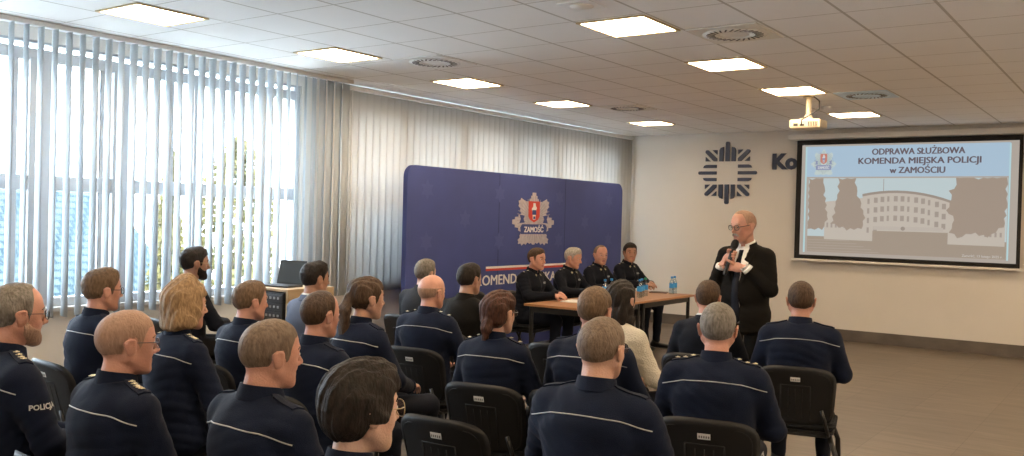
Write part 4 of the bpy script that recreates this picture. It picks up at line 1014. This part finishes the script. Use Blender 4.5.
    bv = BVHTree.FromPolygons([v.co for v in gar.data.vertices], [p.vertices[:] for p in gar.data.polygons])
    def cast(p, d): 
        r = bv.ray_cast(Vector(np.array(p) * S), Vector(d)); return (r[0] / S, r[1]) if r[0] is not None else (None, None)
    def decal(nm, poly2d, M, d, m, th=.0025, off=.0012, par=None):
        """polygon laid on the garment: M maps 2D to person space, d is the cast direction"""
        pts = []
        for x, y in poly2d:
            q, nn = cast((M @ Vector((x, y, 0))), d)
            if q is None: return None
            pts.append(q)
        dv = Vector(d).normalized(); b = MB(); n = len(pts)
        b.add([(p - dv * off) * S for p in pts] + [(p - dv * (off + th)) * S for p in pts], [tuple(range(n)), tuple(range(n, 2 * n))[::-1]] + [(i, (i + 1) % n, n + (i + 1) % n, n + i) for i in range(n)])
        return b.build(nm, m, par or root)
    def line_on(nm, starts, d, r, m, par=None, off=.001):
        pts = []
        for p in starts:
            q, nn = cast(p, d)
            if q is not None: pts.append((q - Vector(d).normalized() * off) * S)
        if len(pts) > 2: b = MB(); b.tube(pts, r * S, 6); return b.build(nm, m, par or gar, True)
    if suit:
        G = Field(lo, hi, ch); torso(G, -.001, arm=False); 
        if not sit: G.seg(J['pel'] + [0, 0, .02], (0, 0, .90), (.160 * w, .108 + belly, .06), (.160 * w, .110 + belly * .8, .04), .04, (0, 1, 0))
        G.seg(nbp + [.0, 0, .035], nbp + [.01, 0, .10], .064, .08, .01, op='s')
        sh = link('shirt', G.mesh('shirt', S), root, WHITE); del G
        if not sit:
            sbv = BVHTree.FromPolygons([v.co for v in sh.data.vertices], [p.vertices[:] for p in sh.data.polygons])
            L = []; R = []
            zs = np.linspace(zh - .012, zl + .02, 12)
            for i, z in enumerate(zs):
                hw_ = .017 if i == 0 else (.014 if i == 1 else .018 + .016 * i / 11)
                for a, yv in ((L, -hw_), (R, hw_)):
                    q = sbv.ray_cast(Vector((1, yv, z)) * S, Vector((-1, 0, 0)))[0]; a.append((q if q else Vector((.1, yv, z)) * S) + Vector((.004, 0, 0)))
            L.append(L[-1].lerp(R[-1], .5) - Vector((0, 0, .035))); R.append(L[-1].copy())
            b = MB(); n = len(L); vs = L + R + [v + Vector((.007, 0, 0)) for v in L + R]; fs = []
            for i in range(n - 1): fs += [(i, i + 1, n + i + 1, n + i), (2 * n + i + 1, 2 * n + i, 3 * n + i, 3 * n + i + 1), (i + 1, i, 2 * n + i, 2 * n + i + 1), (n + i, n + i + 1, 3 * n + i + 1, 3 * n + i)]
            b.add(vs, fs); b.build('tie', TIE, root, True)
        # lapels
        for s in (-1, 1):
            poly = [(s * .056, zh + .012), (s * .100, zh - .035), (s * .112, zh - .10), (s * .082, zh - .115), (s * .090, zh - .145), (s * .024, zh - .33 if not sit else zh - .30), (s * .022, zh - .30 if not sit else zh - .27), (s * .036, zh - .12)]
            d_ = decal('lapel', poly, Matrix(((0, 0, 1, .8), (1, 0, 0, 0), (0, 1, 0, 0), (0, 0, 0, 1))), (-1, 0, 0), TOPM, .004, .002)
    # collar round the neck
    if collar:
        def ring_collar(nm, m, r0, zc, hgt, gap, flare, tilt=.28, th=.0045):
            b = MB(); n = 40; vs = []
            prof = [(r0, -.012), (r0 - .002, hgt), (r0 + th, hgt + .001), (r0 + flare, -.012 - flare * .3), (r0 + flare - th, -.016 - flare * .3)]
            for i in range(n + 1):
                a = gap + (2 * PI - 2 * gap) * i / n
                dip = .020 * max(0, math.cos(a)) ** 2
                for r, z in prof: x, y = r * math.cos(a), r * 1.02 * math.sin(a); vs.append(np.array([nbp[0] + x + .002 + z * .12, y, zc + z - tilt * x * .6 - dip * (1 if z > 0 else .6)]) * S)
            k = len(prof); fs = [(i * k + j, i * k + (j + 1) % k, (i + 1) * k + (j + 1) % k, (i + 1) * k + j) for i in range(n) for j in range(k)]
            fs += [tuple(range(k)), tuple(n * k + j for j in range(k))[::-1]]
            b.add(vs, fs); o_ = b.build(nm, m, root, True); return autosmooth(o_, 1.0)
        if suit:
            ring_collar('shirt_collar', WHITE if wcol else TOPM, nk + .0065, nbp[2] + .012, .027, .30, .012)
            ring_collar('jacket_collar', TOPM, nk + .016, nbp[2] + .000, .026, .75, .020)
        elif top == 'uniform':
            ring_collar('collar', TOPM, nk + .008, nbp[2] + .012, .034, .22 if not female else .4, .016)
        elif top == 'knit': ring_collar('neckline', TOPM, nk + .012, nbp[2] - .004, .016, .0, .012)
    if top == 'uniform':
        zp = J['che'][2] + .055
        line_on('piping', [(-1, y, zp + .018 * math.cos(y / .2 * PI / 2) - (0.16 * max(0, abs(y) - .13))) for y in np.linspace(-.215 * ww, .215 * ww, 33)], (1, 0, 0), .0024 if res < .0065 else .0028, PIPE)
        for s in (-1, 1):
            P0 = np.array([J['nb'][0] + .004, s * .078, 2]); P1 = np.array([J['sh'][0] + .004, s * .185 * ww, 2]); g = MB(); vs = []; ok = True
            nn_ = 7
            for i in range(nn_ + 1):
                c_ = P0 + (P1 - P0) * i / nn_; hw_ = .025 * (1 if 0 < i else .6)
                row = []
                for dx in (-hw_, 0, hw_):
                    q, _n = cast((c_[0] + dx, c_[1], 2), (0, 0, -1))
                    if q is None: ok = False; break
                    row.append(q)
                if not ok: break
                vs.append(row)
            if ok:
                b = MB(); fl = [v * S + Vector((0, 0, .001)) for r_ in vs for v in r_]; n = len(fl); fl += [v + Vector((0, 0, .006)) for v in fl]
                fs = []
                for i in range(nn_):
                    for j in range(2): q = (i * 3 + j, i * 3 + j + 1, (i + 1) * 3 + j + 1, (i + 1) * 3 + j); fs.append(q); fs.append(tuple(k + n for k in q[::-1]))
                for i in range(nn_):
                    for j in (0, 2): fs.append((i * 3 + j, (i + 1) * 3 + j, (i + 1) * 3 + j + n, i * 3 + j + n))
                for i in (0, nn_):
                    for j in range(2): fs.append((i * 3 + j, i * 3 + j + 1, i * 3 + j + 1 + n, i * 3 + j + n))
                b.add(fl, fs); ep = b.build('epaulette', TOPM, root)
                if epaul:
                    st = MB()
                    for i in range(epaul):
                        f_ = .22 + .72 * i / max(1, epaul - 1 if epaul > 1 else 1) * .8; c_ = P0 + (P1 - P0) * f_; q, _n = cast((c_[0], c_[1], 2), (0, 0, -1))
                        if q is not None:
                            tdir = Vector(P1 - P0).normalized(); M = Matrix.Translation(q * S + Vector((0, 0, .0078))); st.prism([(x * .0125, y * .0125) for x, y in star_poly(1, .5, 5)], M, .0025)
                            st.lathe([(.006, .002), (.004, .005), (0, .006)], tuple(q * S + Vector((0, 0, .0078))), 8, cap=False)
                    st.build('rank_stars', STAR, ep)
    FM = Matrix(((0, 0, 1, .8), (1, 0, 0, 0), (0, 1, 0, 0), (0, 0, 0, 1)))
    if top == 'uniform' and arms == 'table' or nametag:
        line_on('zip_line', [(1, .0, z) for z in np.linspace(nbp[2] - .05, .66, 12)], (-1, 0, 0), .002, mat('zip_dark', (.03, .03, .035), .4))
        zc = J['che'][2] + .015
        tg = decal('name_strip', [(.045, zc), (.125, zc), (.125, zc + .022), (.045, zc + .022)], FM, (-1, 0, 0), mat('strip_grey', (.10, .11, .13), .6), .002, .004)
        for s in (-1, 1):
            decal('collar_tab', [(s * .030, zc + .098), (s * .052, zc + .085), (s * .060, zc + .100), (s * .040, zc + .112)], FM, (-1, 0, 0), mat('collar_tab_gold', (.38, .34, .20), .5), .003, .006)
            decal('pocket_flap', [(s * .040, zc - .028), (s * .115, zc - .028), (s * .115, zc - .055), (s * .078, zc - .066), (s * .040, zc - .055)], FM, (-1, 0, 0), TOPM, .003, .001)
        if tg: stick_text('name_strip_text', 'POLICJA', .024, Matrix(((0, 0, 1, .8), (1, 0, 0, .050), (0, 1, 0, zc + .003), (0, 0, 0, 1))), Vector((-1, 0, 0)), bv, S, tg, .0075, sx=1.0)
    # cuffs
    for s in (-1, 1):
        W_ = mir(J['wr'], s); fd = W_ - mir(J['el'], s); fd /= np.linalg.norm(fd); b = MB()
        if top != 'knit': b.tube([(W_ + fd * t) * S for t in ((-.022, .0, .014) if not suit else (-.016, .0, .010))], [.0445 * S, .043 * S, .041 * S] if not suit else [.0425 * S, .0405 * S, .0375 * S], 20); b.build('cuff', WHITE if suit and not sit else TOPM, gar, True)
    # ---- trousers and shoes
    G = Field(lo, hi, max(ch, .010)); thighs(G, .004)
    if not sit: pass
    X, Y, Z = G.grid(); G.d = (G.d + .0025 * np.sin(Z * 45 + 6 * X + 5 * np.sin(11 * Y + ph)) * (1 if not sit else .8)).astype(np.float32)
    tm = SUITB if suit and not sit else (TROU if not suit else BLACKC)
    tro = link('trousers', G.mesh('trousers', S), root, tm); del G
    for s in (-1, 1):
        an = mir(J['an'], s); z0 = .036; G = Field((an[0] - .12, an[1] - .09, -.002), (an[0] + .24, an[1] + .09, .16), .008)
        G.seg((an[0] - .045, an[1], z0), (an[0] + .155, an[1] + s * .02, z0 - .006), (.040, .034, .036), (.042, .026, .045), .02); G.seg((an[0] - .02, an[1], .06), (an[0], an[1], .11), .044, .046, .02)
        X, Y, Z = G.grid(); G.d = np.maximum(G.d, .004 - Z).astype(np.float32)
        link('shoe', G.mesh('shoe', S), root, SHOE)
    if back_text:
        M_, d_, size = back_text; 
        tb = BVHTree.FromPolygons([v.co for v in tro.data.vertices], [p.vertices[:] for p in tro.data.polygons]) if d_[3] == 't' else bv
        stick_text('sleeve_text' if d_[3] != 't' else 'trouser_text', 'POLICJA', size, M_, Vector(d_[:3]), tb, S, tro if d_[3] == 't' else gar, .002)
    root['_J'] = 0; del root['_J']
    return root, J, S, hp

def stick_text(nm, body, size, M, d, bv, S, par, off, sx=1.0, m=None):
    me = text_mesh(body, size, bold=size * .03, sx=sx); me.transform(M); d = d.normalized(); bad = 0
    for v in me.vertices:
        q = bv.ray_cast(v.co * S - d * .3, d, 1.5)[0]
        if q is None: bad += 1; q = v.co * S
        v.co = q - d * off
    if bad > len(me.vertices) * .2: bpy.data.meshes.remove(me); return None
    return link(nm, me, par, m or mat('silver_text', (.50, .50, .48), .6))

def seat(px, py, rz, htop, label, clabel, cdy=0.0, **k):
    r = person(px, py, rz, htop, label, **k)
    chair(px + cdy * math.sin(rz), py - cdy * math.cos(rz), rz, clabel)
    return r

R_ = math.radians
HEADX = .040
def place(hx, hy, rz, S, off=HEADX):       # root position from the position of the head
    return hx - off * S * math.cos(rz), hy - off * S * math.sin(rz)
def aud(hx, hy, tall, rz, label, clabel, **k):
    rz = R_(rz); S = tall / 1.30; x, y = place(hx, hy, rz, S); seat(x, y, rz, tall, label, clabel, **k)
ARM_TXT = (Matrix(((1, 0, 0, -.015), (0, 0, -1, -.60), (0, 1, 0, .865), (0, 0, 0, 1))), (0, 1, 0, 's'), .026)
THIGH = (Matrix(((1, 0, 0, .16), (0, 0, -1, -.60), (0, 1, 0, .53), (0, 0, 0, 1))), (0, 1, 0, 't'), .050)
CAST = [
 ('1', lambda: aud(1.80, 3.68, 1.344, -6, 'grey-haired bearded officer with glasses and POLICJA on the sleeve, at the picture edge', 'black chair under the bearded officer with POLICJA on his sleeve', hyaw=R_(0), sk='pink', hair='recede', hc='grey', ht=.005, glasses='dark', beard='stub', epaul=4, res=.005, cres=.008, w=1.12, belly=.03, back_text=ARM_TXT, seedn=1)),
 ('2', lambda: aud(2.88, 4.91, 1.297, -3, 'officer with short brown hair and thick dark glasses, close to the open window blinds', 'black chair under the brown-haired officer with glasses by the window', hyaw=R_(-4), sk='pink', hair='short', hc='lbrown', ht=.013, glasses='thick', epaul=0, seedn=2)),
 ('3', lambda: aud(1.88, 3.04, 1.285, -2, 'shaven-headed officer with glasses and five silver stars on the shoulder', 'black chair under the shaven-headed officer with five shoulder stars', hyaw=R_(-14), sk='pink', hair='short', hc='stub', ht=.0018, glasses='dark', epaul=5, res=.005, cres=.008, w=1.05, headw=1.02, seedn=3)),
 ('4', lambda: aud(2.731, 3.916, 1.297, -4, 'blonde woman with shoulder-length hair in navy uniform', 'black chair under the blonde woman', hyaw=R_(-6), sk='fair', hair='bob', hc='blond', ht=.010, female=True, w=1.12, epaul=4, seedn=4)),
 ('5', lambda: aud(4.41, 6.21, 1.35, -12, 'dark-bearded man with glasses in navy jacket sitting right by the window blinds', 'black chair under the dark-bearded man by the window', hyaw=R_(-6), sk='tan', hair='short', hc='dark', ht=.012, glasses='gold', beard='dark', top='suit', topm=NAVY2, arms='fold', wcol=False, seedn=5)),
 ('6', lambda: aud(3.436, 4.304, 1.242, -2, 'officer with light brown hair just to the right of the blonde woman', 'black chair under the light-brown-haired officer beside the blonde woman', hyaw=R_(-10), sk='pink', hair='short', hc='lbrown', ht=.010, seedn=6)),
 ('7', lambda: aud(2.05, 2.455, 1.288, -2, 'broad officer with grey-brown buzz cut, large silver piping line on his back', 'black chair under the broad officer with grey-brown buzz cut', hyaw=R_(-14), sk='pink', hair='short', hc='buzz', ht=.0035, res=.005, cres=.008, w=1.08, headw=1.03, neck=1.1, seedn=7)),
 ('8', lambda: aud(3.12, 3.37, 1.265, 0, 'balding officer with thin dark hair, between the buzz-cut officer and the ponytail woman', 'black chair under the balding officer with thin dark hair', hyaw=R_(-4), sk='pink', hair='recede', hc='brown', ht=.006, w=1.05, seedn=8)),
 ('9', lambda: aud(4.55, 4.98, 1.29, -4, 'dark-haired man in blue-grey suit jacket seated beside the equipment rack', 'black chair under the man in blue-grey suit jacket', hyaw=R_(-8), sk='tan', hair='short', hc='dark', ht=.014, top='suit', topm=SUITG, seedn=9)),
 ('10', lambda: aud(3.719, 3.648, 1.294, -2, 'woman with long brown ponytail in navy uniform', 'black chair under the woman with the long ponytail', hyaw=R_(-14), sk='fair', hair='pony', hc='brown', ht=.008, female=True, seedn=10)),
 ('11', lambda: aud(6.002, 5.183, 1.268, 0, 'grey-haired man in charcoal jacket partly hidden by the bald officer', 'black chair under the grey-haired man in charcoal jacket', hyaw=R_(-3), sk='fair', hair='short', hc='grey', ht=.010, top='suit', topm=SUITC, w=1.08, res=.007, cres=.012, wcol=False, seedn=11)),
 ('12', lambda: aud(4.658, 3.967, 1.258, 8, 'bald officer in navy uniform with white-labelled chair back', 'black chair with white label under the bald officer', hyaw=R_(-12), sk='pink', hair='horseshoe', hc='stub', ht=.0015, w=1.05, epaul=2, cdy=.05, seedn=12)),
 ('13', lambda: aud(5.475, 4.286, 1.293, 0, 'dark-haired man in plain black jacket in front of the banner lettering', 'black chair under the man in plain black jacket', hyaw=R_(-6), sk='tan', hair='short', hc='dark', ht=.009, top='suit', topm=SUITB, res=.007, cres=.012, wcol=False, seedn=13)),
 ('14', lambda: aud(3.952, 2.890, 1.255, 10, 'woman with reddish-brown hair in a low bun and glasses, navy uniform', 'black chair with tilted white label under the woman with the low bun', hyaw=R_(-12), sk='fair', hair='lowbun', hc='red', ht=.010, female=True, glasses='dark', w=1.06, epaul=2, cdy=.06, seedn=14)),
 ('15', lambda: aud(1.69, 1.67, 1.271, 2, 'short-haired dark-brown woman with gold-rimmed glasses, closest head to the camera', 'black chair under the short-haired woman closest to the camera', hyaw=R_(-16), sk='pale', hair='pixie', hc='dark', ht=.014, female=True, glasses='gold', res=.005, cres=.008, seedn=15)),
 ('16', lambda: aud(2.97, 1.69, 1.292, 6, 'broad officer with grey buzz cut and glasses seen from behind, centre of the view', 'black chair under the grey buzz-cut officer with glasses', hyaw=R_(-6), sk='fair', hair='short', hc='buzz', ht=.0035, glasses='dark', res=.005, cres=.008, w=1.13, belly=.03, headw=1.04, neck=1.08, seedn=16)),
 ('17', lambda: aud(4.081, 2.365, 1.305, 4, 'officer with short light brown hair sitting directly ahead of the buzz-cut officer with glasses', 'black chair under the brown-haired officer beside the cream sweater', hyaw=R_(0), sk='pink', hair='recede', hc='lbrown', ht=.008, w=1.05, headw=1.02, seedn=17)),
 ('18', lambda: aud(4.867, 2.641, 1.291, -8, 'woman with long dark hair in a cream knitted sweater', 'black chair under the woman in the cream sweater', hyaw=R_(6), sk='fair', hair='long', hc='dark', ht=.007, female=True, top='knit', topm=CREAM, w=1.05, seedn=18)),
 ('19', lambda: aud(5.736, 2.454, 1.266, 8, 'man with short brown hair in a dark suit seated before the standing speaker', 'black chair under the man in the dark suit before the speaker', hyaw=R_(4), sk='pink', hair='short', hc='brown', ht=.007, top='suit', topm=NAVY2, seedn=19)),
 ('20', lambda: aud(3.98, 1.65, 1.284, 14, 'officer with speckled grey short hair seen from behind, seated behind the man in dark suit', 'black chair with white label under the speckled-grey officer', hyaw=R_(4), sk='pink', hair='short', hc='grey', ht=.006, w=1.10, epaul=3, belly=.02, headw=1.03, back_text=THIGH, res=.005, cres=.009, seedn=20)),
 ('21', lambda: aud(5.70, 1.82, 1.30, 14, 'officer with short dark hair seen from behind, seated under the projection screen', 'black chair with white label under the officer below the screen', hyaw=R_(4), sk='pink', hair='short', hc='brown', ht=.006, w=1.10, epaul=0, headw=1.0, back_text=THIGH, seedn=21)),
]
def officer(px, py_, label, clabel, rz, **k):
    return None
OFF = [(8.47, 5.70, 1.323, -88, 'first officer at the table, smiling, short brown hair, hands clasped', 'black chair under the smiling first officer', dict(hyaw=R_(-4), hair='short', hc='brown', ht=.009, sk='pink', w=1.08)),
       (9.26, 5.72, 1.324, -92, 'second officer at the table, light grey hair, looking down to one side', 'black chair under the grey-haired officer at the table', dict(hyaw=R_(8), hpitch=R_(10), hair='short', hc='silver', ht=.009, sk='pink')),
       (9.97, 5.73, 1.341, -96, 'third officer at the table, nearly bald, facing the room', 'black chair under the nearly bald officer at the table', dict(hyaw=R_(-28), hair='recede', hc='buzz', ht=.002, sk='pink')),
       (10.72, 5.71, 1.361, -98, 'fourth officer at the table, short black hair, tanned, at the far end', 'black chair under the black-haired officer at the table end', dict(hyaw=R_(-36), hair='short', hc='dark', ht=.009, sk='tan'))]
def officers():
    for i, (hx, hy, tall, rz, lb, cl, k) in enumerate(OFF):
        rz = R_(rz); S = tall / 1.30; x, y = place(hx, hy, rz, S, .075)
        person(x, y, rz, tall, lb, arms='table', topm=BLACKC if False else NAVY2, nametag=True, epaul=2, lean=.09, res=.0062, cres=.010, group=None, seedn=30 + i, **k)
        chair(x - .02 * math.cos(rz), y - .02 * math.sin(rz), rz, cl)
def speaker():
    hx, hy = 6.727, 2.60; rz = R_(176)
    S = 1.76 / 1.76; x, y = place(hx, hy, rz, S)
    root, J, S, hp = person(x, y, rz, 1.76, 'grey-haired man with moustache and glasses in dark suit standing and speaking into a microphone', pose='stand', arms='mic',
        hyaw=R_(-22), hpitch=R_(8), sk='pink', hair='recede', hc='stub', ht=.002, top='suit', topm=SUITB, glasses='thick', moustache=True, res=.0048, cres=.008, w=1.08, belly=.04, seedn=40)
    MP = Vector((.160, -.050, 1.405)); MA = Vector((-.045, .045, .195)).normalized()
    mic = empty('microphone', (0, 0, 0)); tag(mic, 'black handheld microphone held in both hands below the speaker\'s chin', 'microphone')
    Mw = Matrix.Translation((x, y, 0)) @ Matrix.Rotation(rz, 4, 'Z'); mic.matrix_world = Mw @ Matrix.Translation(MP) @ MA.to_track_quat('Z', 'Y').to_matrix().to_4x4()
    b = MB(); b.lathe([(0, -.150), (.013, -.150), (.0145, -.14), (.0165, .02), (.019, .055), (.021, .062), (0, .062)], n=20, cap=False); b.build('handle', mat('mic_black', (.012, .012, .013), .4), mic, True)
    b = MB(); b.lathe([(.019, .062), (.027, .075), (.0295, .095), (.027, .115), (.018, .130), (0, .136)], n=24, cap=False); b.build('foam_head', mat('foam', (.010, .010, .011), .95, bump=.8, bscale=300), mic, True)
    # wristwatch on the left wrist
    W_ = J['wr']; fd = W_ - J['el']; fd = Vector(fd / np.linalg.norm(fd)); W_ = Vector(W_)
    wt = empty('wristwatch', (0, 0, 0)); wt.matrix_world = Mw @ Matrix.Translation(W_ + fd * .022) @ fd.to_track_quat('Z', 'Y').to_matrix().to_4x4(); tag(wt, 'steel wristwatch on the speaker\'s raised wrist', 'watch')
    b = MB(); b.lathe([(.0285, -.008), (.0305, -.008), (.0305, .008), (.0285, .008), (.0285, -.008)], n=28, cap=False); b.build('strap', mat('steel', (.5, .5, .5), .3, metal=.9), wt, True)
    b = MB(); b.box((0, -.034, 0), (.030, .009, .030), .003); b.build('case', mat('steel'), wt)
import sys
SEL = globals().get('SELECT')
for n_, f_ in CAST:
    if SEL is None or n_ in SEL: f_()
if SEL is None or 'off' in SEL: officers()
if SEL is None or 'spk' in SEL: speaker()
def extra_chair(x, y, rz, label): chair(x, y, R_(rz), label)
extra_chair(3.20, 2.46, 4, 'empty black chair right of the short-haired woman with gold-rimmed glasses')
extra_chair(5.45, 3.34, 6, 'empty black chair behind the gap between low-bun woman and brown-haired officer')
extra_chair(8.05, 5.98, -88, 'empty black chair beside the first officer at the table')
if not CH_USED[0]: pass
